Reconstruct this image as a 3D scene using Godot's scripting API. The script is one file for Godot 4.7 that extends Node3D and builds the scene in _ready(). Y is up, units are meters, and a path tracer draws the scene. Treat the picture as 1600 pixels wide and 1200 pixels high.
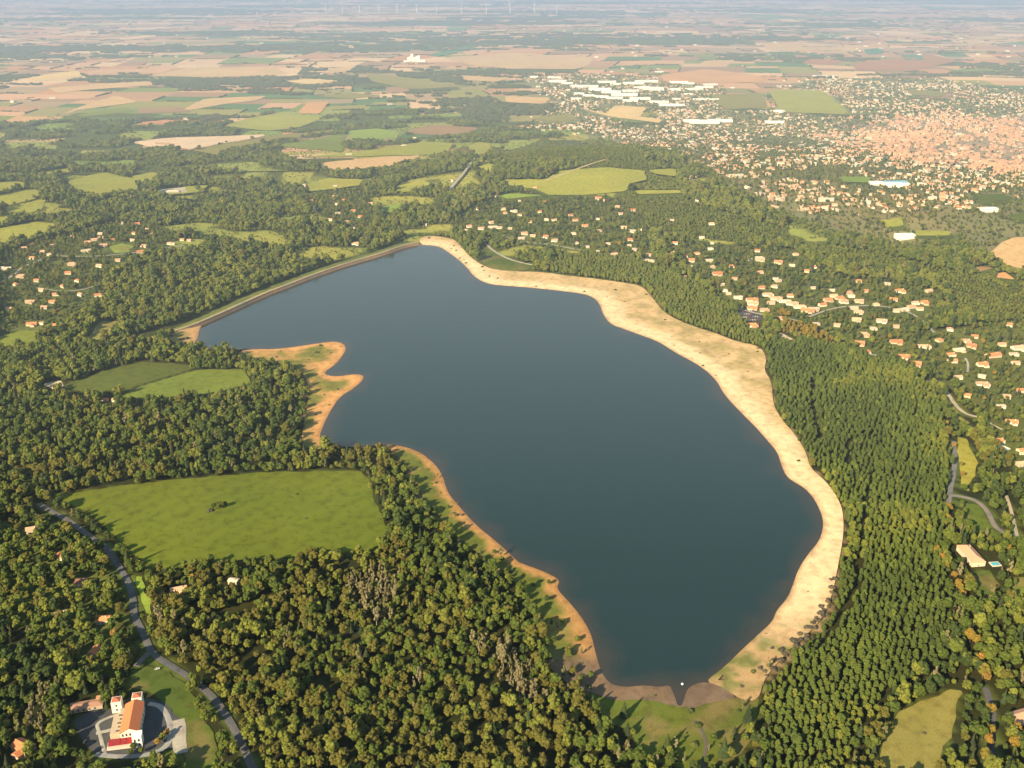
extends Node3D
# An aerial view of a reservoir among woods, hamlets and a town, with farmland fading into haze. Metres, y up; the lake lies at y = 0 and the camera looks along -z.

const CELL := 5.0
const NX := 1880
const ND := 1740
const X_MIN := -4700.0
const D_MIN := 440.0
var cover := PackedByteArray()          # what covers each 5 m cell: 0 wood, 1 open, 2 gardens, 3 water, 4 beach, 5 pines, 6 oaks, 7 autumn row, 8 town, 9 scrub, 10 pine strip, 11 farmland, 12 pale trees, 13 grey shrubs, 14 old town
var names := {}
var mats := {}
var mottle := FastNoiseLite.new()
var broad := FastNoiseLite.new()
var grain_a: Texture2D
var grain_b: Texture2D
var sheet: StandardMaterial3D

var lake_shore := [-220,-2365,-258,-2330,-292,-2273,-330,-2225,-366,-2178,-399,-2128,-431,-2075,-460,-2020,-489,-1972,-530,-1878,-557,-1817,-571,-1788,-571,-1767,-559,-1715,-559,-1679,-521,-1663,-481,-1660,-447,-1663,-408,-1660,-358,-1682,-316,-1702,-297,-1692,-287,-1663,-288,-1635,-293,-1590,-310,-1547,-284,-1533,-255,-1547,-236,-1536,-247,-1487,-265,-1454,-271,-1403,-273,-1352,-272,-1300,-256,-1284,-230,-1278,-199,-1278,-178,-1284,-158,-1280,-136,-1268,-114,-1244,-92,-1199,-82,-1144,-65,-1108,-43,-1062,-17,-1024,4,-987,8,-980,32,-965,53,-946,47,-930,60,-904,71,-878,79,-850,81,-819,84,-790,91,-772,106,-768,122,-771,137,-768,147,-772,147,-756,149,-743,153,-742,158,-756,162,-766,169,-772,179,-776,201,-796,225,-825,247,-850,265,-870,273,-889,291,-912,304,-940,316,-967,335,-998,357,-1028,373,-1068,377,-1102,377,-1133,372,-1158,357,-1183,359,-1223,363,-1258,358,-1294,351,-1341,342,-1384,328,-1461,328,-1519,312,-1584,281,-1641,260,-1698,230,-1735,204,-1767,182,-1792,173,-1847,172,-1918,159,-1968,126,-1990,59,-2016,-5,-2034,-51,-2047,-82,-2104,-100,-2178,-124,-2246,-150,-2307,-175,-2359]
var sand_beach := [-220,-2365,-175,-2359,-150,-2307,-124,-2246,-100,-2178,-82,-2104,-51,-2047,-5,-2034,59,-2016,126,-1990,159,-1968,172,-1918,173,-1847,182,-1792,204,-1767,230,-1735,260,-1698,281,-1641,312,-1584,328,-1519,328,-1461,342,-1384,351,-1341,358,-1294,363,-1258,359,-1223,357,-1183,372,-1158,377,-1133,377,-1102,373,-1068,357,-1028,335,-998,316,-967,304,-940,291,-912,273,-889,265,-870,247,-850,225,-825,201,-796,179,-776,192,-770,204,-754,214,-747,225,-752,234,-776,251,-800,278,-831,310,-865,334,-905,359,-966,388,-1040,404,-1096,407,-1134,405,-1169,394,-1210,402,-1258,401,-1313,394,-1368,395,-1422,414,-1510,412,-1559,430,-1612,430,-1670,394,-1695,361,-1747,324,-1786,289,-1853,278,-1964,266,-2028,229,-2051,177,-2080,122,-2100,62,-2133,0,-2134,-53,-2161,-92,-2244,-119,-2345,-139,-2416,-176,-2442,-223,-2448]
var left_bank := [-178,-1284,-158,-1280,-136,-1268,-114,-1244,-92,-1199,-82,-1144,-65,-1108,-43,-1062,-17,-1024,4,-987,8,-980,32,-965,53,-946,47,-930,60,-904,71,-878,79,-850,81,-819,84,-790,91,-772,106,-768,122,-771,137,-768,147,-772,147,-756,149,-743,153,-742,150,-737,133,-748,110,-750,93,-748,77,-757,59,-768,41,-781,34,-809,33,-839,33,-871,23,-888,15,-905,6,-935,-11,-964,-27,-987,-50,-1013,-67,-1040,-90,-1085,-111,-1126,-124,-1174,-139,-1214,-158,-1248]
var peninsula := [-447,-1663,-408,-1660,-358,-1682,-316,-1702,-297,-1692,-287,-1663,-288,-1635,-293,-1590,-310,-1547,-284,-1533,-255,-1547,-236,-1536,-247,-1487,-265,-1454,-271,-1403,-273,-1352,-272,-1300,-256,-1284,-263,-1259,-291,-1271,-299,-1330,-306,-1398,-315,-1468,-330,-1520,-355,-1566,-395,-1593,-430,-1605,-472,-1643]
var dam_corner := [-571,-1788,-571,-1767,-559,-1715,-559,-1679,-570,-1662,-598,-1690,-609,-1707,-595,-1766]
var inlet_bank := [147,-772,137,-768,149,-743,153,-742,158,-756,162,-766,169,-772,179,-776,192,-770,202,-757,204,-752,191,-748,176,-745,161,-737,150,-737]
var cover_zones := [
	[0, [-2574,-5260,-2414,-5338,-2394,-5527,-2158,-5267,-1923,-5238,-1434,-5092,-1248,-5694,-926,-5419,-557,-5718,-194,-5275,0,-5020,172,-4662,409,-4427,551,-3559,569,-2840,648,-2565,718,-2344,836,-2168,1007,-2114,1056,-2041,1115,-1997,454,-619,-449,-612,-2684,-5092]],
	[9, [286,-2853,422,-2803,522,-2582,626,-2465,692,-2300,808,-2168,917,-2023,1034,-1990,952,-1805,840,-1826,867,-1993,807,-2081,688,-2132,644,-2286,536,-2325,426,-2386,358,-2446,300,-2635]],
	[9, [-73,-3916,138,-4477,386,-4173,437,-3193,488,-2779,372,-2823,141,-3241,-20,-3164]],
	[10, [-60,-2161,41,-2120,130,-2245,176,-2291,281,-2176,342,-2112,382,-2024,408,-1883,452,-1752,436,-1657,394,-1695,361,-1747,324,-1786,289,-1853,278,-1964,266,-2028,177,-2080,62,-2133,0,-2134]],
	[5, [428,-1612,438,-1673,492,-1682,569,-1642,625,-1580,652,-1511,648,-1434,610,-1300,574,-1186,529,-1089,487,-1003,455,-903,430,-838,393,-790,353,-762,291,-696,264,-658,211,-658,225,-745,237,-781,279,-829,334,-899,389,-1040,405,-1099,406,-1174,400,-1242,403,-1313,396,-1414]],
	[6, [-390,-952,-350,-959,-296,-969,-202,-994,-146,-1005,-115,-992,-85,-965,-54,-917,-26,-850,0,-800,23,-754,39,-712,53,-658,-209,-652,-238,-704,-273,-753,-320,-792,-346,-826,-374,-903]],
	[12, [-180,-942,-139,-950,-122,-915,-120,-854,-149,-863,-170,-901]],
	[12, [-41,-829,-13,-834,18,-800,29,-745,23,-720,9,-745,-18,-795]],
	[12, [-432,-733,-417,-737,-393,-692,-410,-688]],
	[2, [-1115,-2168,-1092,-2309,-1046,-2376,-1016,-2583,-891,-2503,-781,-2403,-794,-2250,-820,-2077,-816,-1975,-777,-1883,-802,-1789,-821,-1722,-884,-1661]],
	[2, [-162,-2558,-104,-2743,0,-2896,266,-2822,338,-2534,315,-2229,230,-2236,118,-2301,0,-2375,-94,-2451]],
	[2, [347,-2363,416,-2321,530,-2300,636,-2253,667,-2059,781,-2006,841,-1924,779,-1791,667,-1672,595,-1656,532,-1795,459,-1839,402,-1922,382,-2108]],
	[2, [591,-1641,731,-1724,952,-1805,905,-1479,730,-1151,647,-1147,683,-1366,684,-1514,638,-1589]],
	[2, [-680,-3301,-484,-3224,-356,-2684,-350,-2381,-437,-2548,-543,-2686]],
	[2, [-613,-1043,-560,-1060,-497,-1032,-452,-991,-396,-891,-364,-826,-363,-777,-395,-768,-461,-827,-531,-869]],
	[7, [475,-1830,512,-1833,536,-1742,572,-1689,542,-1661,505,-1690,480,-1749]],
	[15, [466,-1190,472,-1189,434,-1094,398,-1006,371,-929,326,-855,285,-800,279,-800,321,-860,366,-935,391,-1006,427,-1094]],
	[15, [483,-1523,489,-1522,459,-1436,433,-1292,426,-1292,453,-1436]],
	[15, [466,-1290,473,-1290,444,-1204,438,-1204]],
	[15, [340,-758,346,-758,322,-720,300,-696,297,-700,317,-721]],
	[13, [279,-842,312,-878,337,-922,355,-960,356,-947,335,-899,310,-860,278,-824,249,-790,232,-774,234,-790,253,-812]],
	[8, [0,-5154,245,-5746,130,-7470,460,-7670,1070,-7440,1370,-6870,1247,-5861,2100,-7280,2680,-7430,3240,-6700,3500,-6060,1280,-2086,1056,-2041,1021,-2148,1017,-2280,879,-2214,741,-2431,634,-2651,598,-2993,616,-3992,423,-4581,207,-4810]],
	[14, [1599,-4917,1988,-5427,2381,-5579,2906,-5280,1914,-3234,1591,-3189,1534,-3525,1346,-3617]],
]
func fields():
	ground_patch("meadow", "large open green meadow left of the lake with a lone bush", Color(.125,.15,.022), [-569,-1117,-546,-1122,-484,-1144,-410,-1166,-317,-1192,-202,-1204,-185,-1177,-174,-1129,-157,-1089,-149,-1051,-150,-1012,-174,-1001,-216,-990,-264,-982,-302,-977,-337,-961,-390,-954,-420,-980,-456,-1021,-494,-1064])
	ground_patch("field", "dark green field with faint rows behind the small wood", Color(.10,.118,.028), [-703,-1472,-660,-1535,-613,-1579,-568,-1576,-513,-1564,-548,-1511,-586,-1467,-633,-1434])
	ground_patch("field", "light green field beside the dark striped one", Color(.17,.20,.036), [-577,-1462,-540,-1512,-510,-1551,-436,-1553,-411,-1491,-454,-1446,-520,-1422,-599,-1420])
	ground_patch("yard", "pale bare ground at the field corner", Color(.55,.45,.32), [-734,-1482,-713,-1496,-698,-1474,-714,-1465])
	ground_patch("clearing", "brown olive clearing among trees left of the dam", Color(.23,.20,.06), [-743,-1692,-758,-1788,-718,-1788,-708,-1724,-721,-1667])
	ground_patch("field", "green field edge at the left margin by orange roofs", Color(.17,.20,.036), [-911,-1695,-875,-1733,-834,-1728,-820,-1675,-859,-1657,-895,-1661])
	ground_patch("field", "yellow green hedged field at the far left margin", Color(.29,.285,.055), [-1568,-3096,-1508,-3149,-1431,-3026,-1441,-2831])
	ground_patch("field", "yellow green hedged field at the far left margin", Color(.29,.285,.055), [-1431,-2808,-1411,-2997,-1342,-2916,-1309,-2795,-1351,-2640])
	ground_patch("field", "yellow green hedged field at the far left margin", Color(.29,.285,.055), [-1333,-2659,-1293,-2820,-1243,-2681,-1271,-2578])
	ground_patch("field", "yellow green hedged field at the far left margin", Color(.29,.285,.055), [-1330,-2594,-1254,-2541,-1271,-2466])
	ground_patch("field", "yellow green hedged field at the far left margin", Color(.29,.285,.055), [-1265,-2454,-1204,-2549,-1108,-2524,-1121,-2360,-1163,-2238])
	ground_patch("field", "olive yellow field left of the forest", Color(.29,.285,.055), [-1400,-3224,-1365,-3450,-1210,-3284,-1102,-3014,-1161,-2889,-1281,-2985])
	ground_patch("field", "small yellow field in the left forest", Color(.29,.285,.055), [-1252,-3356,-1211,-3472,-1107,-3275,-1136,-3136])
	ground_patch("field", "narrow yellow field at the forest edge", Color(.29,.285,.055), [-1550,-3343,-1507,-3485,-1456,-3397,-1495,-3281])
	ground_patch("field", "green plot beside the sandy yard", Color(.29,.285,.055), [-1038,-3005,-1001,-3127,-939,-3164,-937,-3051,-1020,-2980])
	ground_patch("yard", "sandy yard with a large shed", Color(.55,.45,.32), [-1050,-3044,-992,-3118,-973,-3039,-1031,-2996])
	ground_patch("field", "large pale pink stubble field", Color(.64,.46,.32), [-1629,-4444,-1475,-4612,-1107,-4804,-1237,-4003,-1341,-4138])
	ground_patch("field", "brown olive field below the pale stubble", Color(.23,.20,.06), [-1230,-3981,-1095,-4749,-824,-4978,-964,-4476,-1099,-3860])
	ground_patch("field", "green field right of the brown one", Color(.17,.20,.036), [-950,-4162,-764,-4784,-625,-3841,-737,-3977])
	ground_patch("field", "bright green field among hedges", Color(.22,.29,.05), [-763,-4874,-638,-4958,-515,-4791,-503,-4542,-698,-4444])
	ground_patch("field", "long yellow green strip field", Color(.29,.285,.055), [-767,-3695,-560,-3855,-450,-4166,-374,-4333,-233,-4196,-249,-3828,-571,-3688])
	ground_patch("field", "tan stubble strip behind the forest", Color(.54,.35,.18), [-657,-3563,-480,-3687,-328,-3786,-382,-3513,-641,-3432])
	ground_patch("field", "dark brown ploughed field", Color(.30,.185,.10), [-490,-4842,-391,-5109,-154,-5009,-227,-4620,-435,-4721])
	ground_patch("field", "yellow green field by the road", Color(.29,.285,.055), [-177,-4097,-145,-4275,-86,-4222,-83,-3853,-112,-3608])
	ground_patch("field", "broad yellow green field in the forest", Color(.29,.285,.055), [-1404,-5039,-1341,-5355,-1234,-5548,-964,-5351,-1034,-5037,-1161,-4914])
	ground_patch("field", "curved tan field with a hedge", Color(.54,.35,.18), [-2377,-5527,-2400,-5891,-2370,-6310,-2140,-6040,-2352,-5723])
	ground_patch("field", "green strip under the tan field", Color(.17,.20,.036), [-2292,-5525,-2128,-5829,-2027,-5639,-2227,-5445])
	ground_patch("field", "brown strip field", Color(.30,.185,.10), [-2055,-5772,-1845,-5835,-1718,-5640,-1984,-5562])
	ground_patch("field", "tan olive field", Color(.54,.35,.18), [-1790,-5708,-1800,-6170,-1460,-6320,-1480,-6080,-1623,-5934,-1738,-5709])
	ground_patch("field", "orange tan field by the woods", Color(.55,.29,.14), [-1124,-5503,-1180,-6050,-1050,-6060,-1006,-5501])
	ground_patch("field", "olive field", Color(.23,.20,.06), [-1180,-6360,-990,-6550,-780,-6400,-980,-6230])
	ground_patch("field", "large orange tan field in the far left", Color(.54,.35,.18), [-2560,-7470,-2460,-8200,-1800,-8110,-1610,-7670,-2150,-7440])
	ground_patch("field", "golden stubble field", Color(.62,.43,.20), [-1540,-7180,-1410,-7340,-1150,-7180,-1350,-7000])
	ground_patch("field", "pale golden field far left", Color(.62,.43,.20), [-3350,-7330,-3230,-7910,-2990,-7420,-3180,-7140])
	ground_patch("field", "tan field far left", Color(.54,.35,.18), [-2950,-6730,-2450,-7140,-2320,-6930,-2690,-6650,-2790,-6500])
	ground_patch("field", "golden field beyond the wood", Color(.62,.43,.20), [-2000,-9640,-1730,-10570,-1380,-10320,-1570,-9380])
	ground_patch("field", "tan field beyond the silos", Color(.54,.35,.18), [-1590,-10810,-1090,-11510,-360,-11090,-620,-10430,-1310,-10480])
	ground_patch("field", "wide tan field right of the silos", Color(.54,.35,.18), [-590,-9010,0,-9530,700,-8970,560,-8140,0,-7950,-300,-8260])
	ground_patch("field", "teal green crop field by the silos", Color(.07,.20,.10), [-740,-9180,-460,-10290,-330,-10010,-600,-9150])
	ground_patch("field", "tan field before the silos", Color(.54,.35,.18), [-1400,-8070,-1180,-8170,-1210,-7750,-1310,-7660])
	ground_patch("field", "long olive field", Color(.23,.20,.06), [-1070,-7750,-510,-7110,-250,-6850,-650,-6720,-940,-7110])
	ground_patch("field", "tan patch", Color(.54,.35,.18), [-360,-7510,0,-7390,-90,-7130,-330,-7240])
	ground_patch("field", "orange ploughed field behind the white warehouses", Color(.55,.29,.14), [1040,-7550,1450,-8050,1760,-7500,1710,-7170,1400,-7050,1020,-7080])
	ground_patch("field", "tan field with a low ridge", Color(.54,.35,.18), [0,-9170,420,-8720,640,-8870,510,-8030,100,-7970])
	ground_patch("field", "reddish ploughed field", Color(.36,.17,.09), [2680,-8440,3620,-9330,3660,-8750,2910,-7800,2550,-7880])
	ground_patch("field", "rust coloured field by the town", Color(.36,.17,.09), [2440,-8870,2710,-8700,2490,-8300,2270,-8420])
	ground_patch("field", "green crop plot among tan fields", Color(.07,.20,.10), [3240,-9900,3440,-10000,3260,-9420,3070,-9260])
	ground_patch("field", "green crop plot on the right", Color(.07,.20,.10), [3370,-9290,3540,-9280,3380,-8760,3200,-8700])
	ground_patch("field", "tan field", Color(.54,.35,.18), [2500,-10780,3410,-10240,3020,-9550,2330,-9790])
	ground_patch("field", "tan field near the top right", Color(.54,.35,.18), [4580,-11350,5400,-11830,5110,-10750,4280,-10270])
	ground_patch("field", "tan stubble field", Color(.54,.35,.18), [1560,-8670,1840,-8770,1690,-8310,1440,-8290])
	ground_patch("field", "golden field beside the warehouses", Color(.62,.43,.20), [582,-5913,743,-5813,661,-5411,497,-5621])
	ground_patch("field", "pale strip field below the warehouses", Color(.62,.43,.20), [357,-5864,512,-5594,766,-5336,734,-5213,531,-5439])
	ground_patch("field", "tan field before the town", Color(.54,.35,.18), [-40,-6340,230,-6230,181,-5963,-40,-6060])
	ground_patch("field", "olive field in the valley", Color(.23,.20,.06), [99,-5424,308,-5614,345,-5376,227,-5309])
	ground_patch("field", "olive grassland between the warehouses and town", Color(.23,.20,.06), [1190,-6360,1530,-6490,1412,-5802,1139,-5670])
	ground_patch("field", "grassland above the town", Color(.29,.285,.055), [1610,-6660,1950,-6600,1776,-5494,1439,-5622])
	ground_patch("field", "grassland right of the town", Color(.23,.20,.06), [2510,-6690,2690,-6530,2560,-6300,2400,-6400])
	ground_patch("meadow", "hilltop meadow with a pale track", Color(.29,.285,.055), [98,-3011,145,-3105,286,-3150,399,-3114,391,-2979,338,-2932,322,-2849,199,-2832,107,-2847,55,-2925,-15,-2955,-28,-3021])
	ground_patch("meadow", "small meadow right of the hilltop", Color(.29,.285,.055), [407,-3114,500,-3153,484,-2997,428,-3051])
	ground_patch("meadow", "narrow meadow strip under the hilltop", Color(.29,.285,.055), [336,-2852,461,-2804,462,-2765,343,-2803])
	ground_patch("meadow", "thin meadow strip left of the hilltop", Color(.22,.29,.05), [-43,-2851,0,-2876,90,-2849,-9,-2814])
	ground_patch("lawn", "bright green lawn behind the sandy beach", Color(.098,.125,.026), [-75,-2333,-57,-2355,-12,-2237,48,-2175,28,-2143,-21,-2135,-58,-2181,-77,-2255])
	ground_patch("clearing", "small bright clearing in the wood", Color(.22,.29,.05), [-350,-2730,-322,-2778,-282,-2745,-285,-2664,-345,-2677])
	ground_patch("clearing", "clearing in the trees", Color(.29,.285,.055), [-343,-3039,-276,-3087,-234,-3014,-276,-2931,-331,-2927])
	ground_patch("clearing", "long clearing by the hamlet", Color(.29,.285,.055), [-646,-3225,-591,-3323,-458,-3262,-463,-3148,-547,-3118,-618,-3095])
	ground_patch("clearing", "clearing right of the road", Color(.29,.285,.055), [-110,-3210,-82,-3295,-43,-3173,-70,-3110])
	ground_patch("lawn", "green lawn by the white farm", Color(.22,.29,.05), [-908,-2250,-891,-2283,-855,-2261,-853,-2213,-875,-2197])
	ground_patch("field", "tan hillside field at the right margin", Color(.54,.35,.18), [1010,-2121,1077,-2209,1128,-2251,1216,-2268,1115,-2053,1035,-2063])
	ground_patch("field", "brown plot below the tan hillside", Color(.30,.185,.10), [947,-2053,978,-2070,999,-2059,965,-2038])
	ground_patch("field", "orange bare plot below the tan hillside", Color(.55,.29,.14), [980,-2021,1015,-2039,1021,-1999,986,-2004])
	ground_patch("sports_field", "green running track oval by the town", Color(.098,.125,.026), [1224,-2702,1317,-2723,1283,-2624,1171,-2544])
	ground_patch("sports_field", "green football pitch at the right margin", Color(.098,.125,.026), [1167,-2403,1281,-2503,1228,-2391])
	ground_patch("sports_field", "green pitch left of the sports hall", Color(.22,.29,.05), [968,-3036,1084,-3100,1038,-2943,947,-2919])
	ground_patch("field", "pasture at the town edge", Color(.29,.285,.055), [919,-2328,1006,-2296,987,-2265,918,-2285])
	ground_patch("field", "pasture between town and hill", Color(.29,.285,.055), [885,-2426,940,-2439,922,-2371,879,-2363])
	ground_patch("meadow", "sloping olive meadow at the bottom right", Color(.23,.20,.06), [300,-655,320,-700,346,-735,373,-751,404,-762,412,-760,397,-739,388,-717,366,-687,347,-654])
	ground_patch("lawn", "lawn inside the road bend", Color(.098,.125,.026), [551,-1109,568,-1103,570,-1079,561,-1051,565,-1023,553,-1027,539,-1047,540,-1069])
	ground_patch("verge", "grassy strip along the curved road", Color(.29,.285,.055), [620,-1291,632,-1286,623,-1245,615,-1211,595,-1172,571,-1137,568,-1148,584,-1190])
	ground_patch("verge", "rough grass along the pale track", Color(.23,.20,.06), [664,-1470,669,-1455,654,-1375,656,-1324,632,-1309,646,-1387])
	ground_patch("lawn", "striped lawn by the pool", Color(.098,.125,.026), [498,-956,525,-958,520,-929,505,-914,488,-919])
	ground_patch("lawn", "lawn at the lower right edge", Color(.17,.20,.036), [538,-940,568,-945,543,-892,526,-899])
	ground_patch("lawn", "lawn at the head of the inlet", Color(.098,.125,.026), [68,-764,82,-757,111,-752,134,-749,151,-740,161,-740,180,-747,204,-752,227,-755,212,-712,196,-684,176,-669,138,-666,113,-673,103,-704,85,-720])
	ground_patch("lawn", "villa lawn beside the road", Color(.098,.125,.026), [-355,-782,-340,-785,-320,-778,-300,-764,-278,-735,-264,-711,-247,-676,-237,-650,-266,-649,-281,-694,-299,-726,-319,-742,-329,-751,-349,-755])
	ground_patch("yard", "grey paved court around the villa", Color(.085,.083,.088), [-380,-712,-371,-723,-350,-726,-344,-742,-324,-740,-306,-734,-290,-714,-281,-694,-284,-676,-299,-671,-324,-668,-346,-670,-366,-688])
	ground_patch("verge", "bright grass bank beside the road", Color(.22,.29,.05), [-405,-939,-397,-937,-375,-891,-364,-867,-370,-869,-388,-903])
	ground_patch("parking_lot", "car park full of cars behind the pine strip", Color(.085,.083,.088), [417,-1830,440,-1864,463,-1854,469,-1802,437,-1792])
	ground_patch("yard", "paved turning place at the end of the track", Color(.085,.083,.088), [654,-1501,680,-1503,675,-1481,652,-1477])
	ground_patch("yard", "pale car park under the autumn trees", Color(.55,.45,.32), [472,-1720,484,-1732,495,-1694,480,-1687])
func roads():
	ribbon("road", "grey tarmac road winding past the villa", 7, Color(.13,.125,.13), [-574,-1093,-546,-1071,-522,-1055,-486,-1021,-458,-998,-433,-963,-407,-926,-392,-895,-381,-864,-362,-837,-345,-806,-323,-789,-295,-769,-271,-747,-252,-722,-232,-692,-220,-670,-208,-648])
	ribbon("road", "short grey lane forking off the road", 6, Color(.17,.16,.16), [-346,-806,-349,-797,-352,-785])
	ribbon("road", "grey road along the pine wood on the right", 6, Color(.17,.16,.17), [611,-1279,590,-1221,570,-1177,553,-1144,535,-1104])
	ribbon("road", "grey road curving round the lawn on the right", 6, Color(.20,.18,.18), [548,-1128,558,-1125,571,-1116,576,-1098,573,-1073,568,-1052,571,-1037,581,-1028,594,-1016])
	ribbon("track", "pale gravel track beside the bend on the right", 4, Color(.38,.33,.25), [614,-1123,603,-1084,590,-1046,579,-1011])
	ribbon("track", "pale gravel track from the turning place", 6, Color(.42,.36,.29), [674,-1489,669,-1450,663,-1406,663,-1376,672,-1363,681,-1361])
	ribbon("track", "short pale track in the trees on the right", 4, Color(.45,.40,.28), [686,-1343,691,-1328,696,-1318])
	ribbon("road", "shaded road at the lower right corner", 6, Color(.10,.10,.11), [436,-765,432,-747,428,-730,414,-702,405,-682,396,-653])
	ribbon("path", "dark footpath from the inlet", 3, Color(.12,.10,.09), [161,-722,165,-712,167,-696,162,-677,158,-658])
	ribbon("path", "pale footpath across the hilltop meadow", 8, Color(.42,.33,.18), [97,-2999,153,-3063,215,-3144,304,-3272])
	ribbon("path", "pale promenade edging the beach lawn", 6, Color(.42,.38,.30), [-64,-2379,-44,-2309,-12,-2243,21,-2203,63,-2170])
	ribbon("path", "pale promenade along the pine strip", 5, Color(.42,.38,.30), [64,-2316,95,-2289,144,-2238])
	ribbon("road", "pale lane by the left village", 7, Color(.34,.31,.28), [-1024,-1943,-1017,-1983,-1018,-2015,-1020,-2095,-988,-2157])
	ribbon("path", "pale forecourt path of the villa", 4, Color(.40,.36,.31), [-355,-694,-336,-702,-327,-708])
	ribbon("path", "pale garden path of the villa", 3, Color(.40,.36,.31), [-334,-725,-361,-709,-353,-696,-338,-669])
	ribbon("path", "pale curved drive of the villa", 5, Color(.30,.29,.29), [-323,-733,-312,-731,-302,-719,-293,-701,-289,-682,-298,-670,-323,-666,-346,-669])
	ribbon("yard", "pale triangular forecourt right of the villa", 11, Color(.38,.34,.30), [-291,-713,-286,-702,-282,-686,-276,-672])
	ribbon("road", "distant pale road through the forest", 9, Color(.33,.30,.25), [-183,-2909,-130,-3227,-126,-3906])
	ribbon("road", "pale drive by the house on the right", 4, Color(.40,.37,.30), [762,-1607,755,-1578,739,-1543])
	ribbon("lane", "lane along the houses of the village on the right bank", 5, Color(.36,.33,.30), [430,-1873,470,-1831,506,-1808,542,-1776,559,-1723,577,-1633,612,-1607])
	ribbon("lane", "lane climbing through the village on the right bank", 5, Color(.34,.31,.28), [550,-1807,609,-1856,656,-1870,710,-1868,755,-1824,754,-1725])
	ribbon("lane", "lane through the hamlet behind the lawn", 5, Color(.36,.33,.29), [-103,-2486,-47,-2470,23,-2383,105,-2341,188,-2249,286,-2222,385,-2130])
	ribbon("lane", "lane between the gardens of the hamlet left of the dam", 5, Color(.34,.31,.27), [-988,-2157,-929,-2155,-859,-2191,-817,-2233,-749,-2294])
	ribbon("lane", "lane through the hamlet towards the left margin", 4, Color(.32,.29,.26), [-940,-1951,-884,-1936,-834,-1972,-828,-2142])
var dam_line := [-635,-1692,-616,-1725,-592,-1753,-571,-1788,-557,-1817,-530,-1878,-489,-1972,-460,-2020,-431,-2075,-399,-2128,-366,-2178,-330,-2225,-292,-2273,-258,-2330,-220,-2370]
var near_houses := [[-408,-675,17,11,-28,0],[-554,-1029,13,9,20,1],[-498,-975,12,9,-35,0],[-456,-923,13,10,8,2],[-454,-864,11,9,25,1],[-408,-856,13,9,5,0],[-397,-804,12,8,80,0],[-570,-989,12,7,5,3],[-349,-909,16,7,20,1],[-296,-927,10,7,-15,3],[447,-721,20,13,20,1],[672,-1275,12,9,10,0],[690,-1244,14,10,10,0],[669,-1205,10,7,10,1]]
var left_houses := [[-1087,-2230,16,10,20,1],[-1029,-2184,14,10,0,1],[-964,-2276,16,9,20,1],[-961,-2303,14,9,20,1],[-955,-2325,14,9,20,1],[-939,-2200,22,13,35,3],[-919,-2249,18,11,10,1],[-873,-2305,14,10,-20,1],[-832,-2261,16,11,-20,1],[-826,-2215,16,11,25,0],[-850,-2145,12,9,0,1],[-931,-2098,20,11,25,1],[-915,-2042,16,10,5,0],[-873,-2099,14,10,-10,1],[-1048,-2052,22,12,15,3],[-998,-2006,20,9,20,1],[-957,-1986,11,9,0,0],[-987,-1957,12,9,-30,0],[-927,-1935,11,9,0,1],[-895,-1964,14,9,-40,0],[-846,-1924,12,9,-30,1],[-813,-1925,14,9,20,0],[-882,-1877,13,9,5,0],[-922,-1871,18,9,10,1],[-884,-1845,13,10,0,1],[-944,-1830,12,8,0,1],[-871,-1759,20,11,5,0],[-855,-1763,8,6,0,1],[-825,-1754,11,9,0,0],[-786,-2296,12,9,0,1],[-779,-2297,10,8,0,3],[-769,-2335,10,8,0,1],[-752,-2333,10,8,0,1],[-1095,-2927,18,12,20,1],[-1071,-2885,16,9,0,3],[-1010,-3036,40,18,12,3],[-1059,-2056,12,9,0,3],[-609,-1408,9,7,0,0],[-594,-1407,8,7,0,1],[-709,-1464,8,6,0,2],[-652,-3205,12,9,0,3],[-590,-3051,10,8,0,3],[-524,-2702,12,9,0,3],[-508,-2926,18,10,0,1],[-547,-3166,14,10,0,3],[-466,-2576,16,10,0,1],[-442,-2547,16,10,10,1],[-421,-2561,14,9,40,1],[-398,-2504,16,9,0,3],[-466,-2502,12,8,0,1],[-370,-2369,22,10,5,1],[-616,-2604,10,8,0,1],[-592,-3753,26,14,10,3],[-427,-4118,26,14,-30,3],[-427,-4562,16,10,0,3]]
var middle_houses := [[-108,-2527,14,10,20,1],[-114,-2493,10,8,0,3],[-77,-2507,18,9,5,1],[-48,-2516,26,11,5,3],[-32,-2509,16,11,5,3],[-5,-2499,12,9,0,3],[31,-2449,18,11,10,1],[23,-2411,18,9,10,3],[50,-2424,14,9,0,1],[80,-2413,18,11,-10,0],[100,-2376,18,9,10,1],[-24,-2694,14,9,10,1],[-18,-2650,12,9,0,0],[5,-2670,18,11,20,3],[20,-2626,12,8,0,1],[88,-2573,12,10,0,3],[107,-2565,14,7,10,1],[149,-2430,13,10,5,3],[181,-2498,14,10,15,0],[212,-2446,12,9,15,1],[218,-2566,9,8,0,3],[149,-2345,16,8,0,1],[175,-2308,8,9,0,3],[194,-2268,10,8,0,3],[224,-2330,10,8,0,3],[237,-2786,20,12,-25,0],[250,-2754,12,9,-25,1],[275,-2471,14,10,-15,1],[292,-2440,18,11,-15,3],[279,-2361,14,10,-10,0],[271,-2310,10,8,-10,3],[278,-2278,16,11,-10,3],[230,-2241,14,10,15,1],[66,-2930,14,10,0,0],[-50,-2844,12,8,10,3],[21,-2791,9,8,0,3],[-135,-2869,14,9,20,1],[-168,-2744,10,8,0,3],[-220,-2548,10,8,0,1],[-239,-2722,10,8,0,3],[-322,-2605,9,8,0,1],[312,-2450,8,7,0,3],[-180,-3039,12,8,0,1],[297,-2193,14,9,0,3],[305,-2230,12,8,0,1]]
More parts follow.
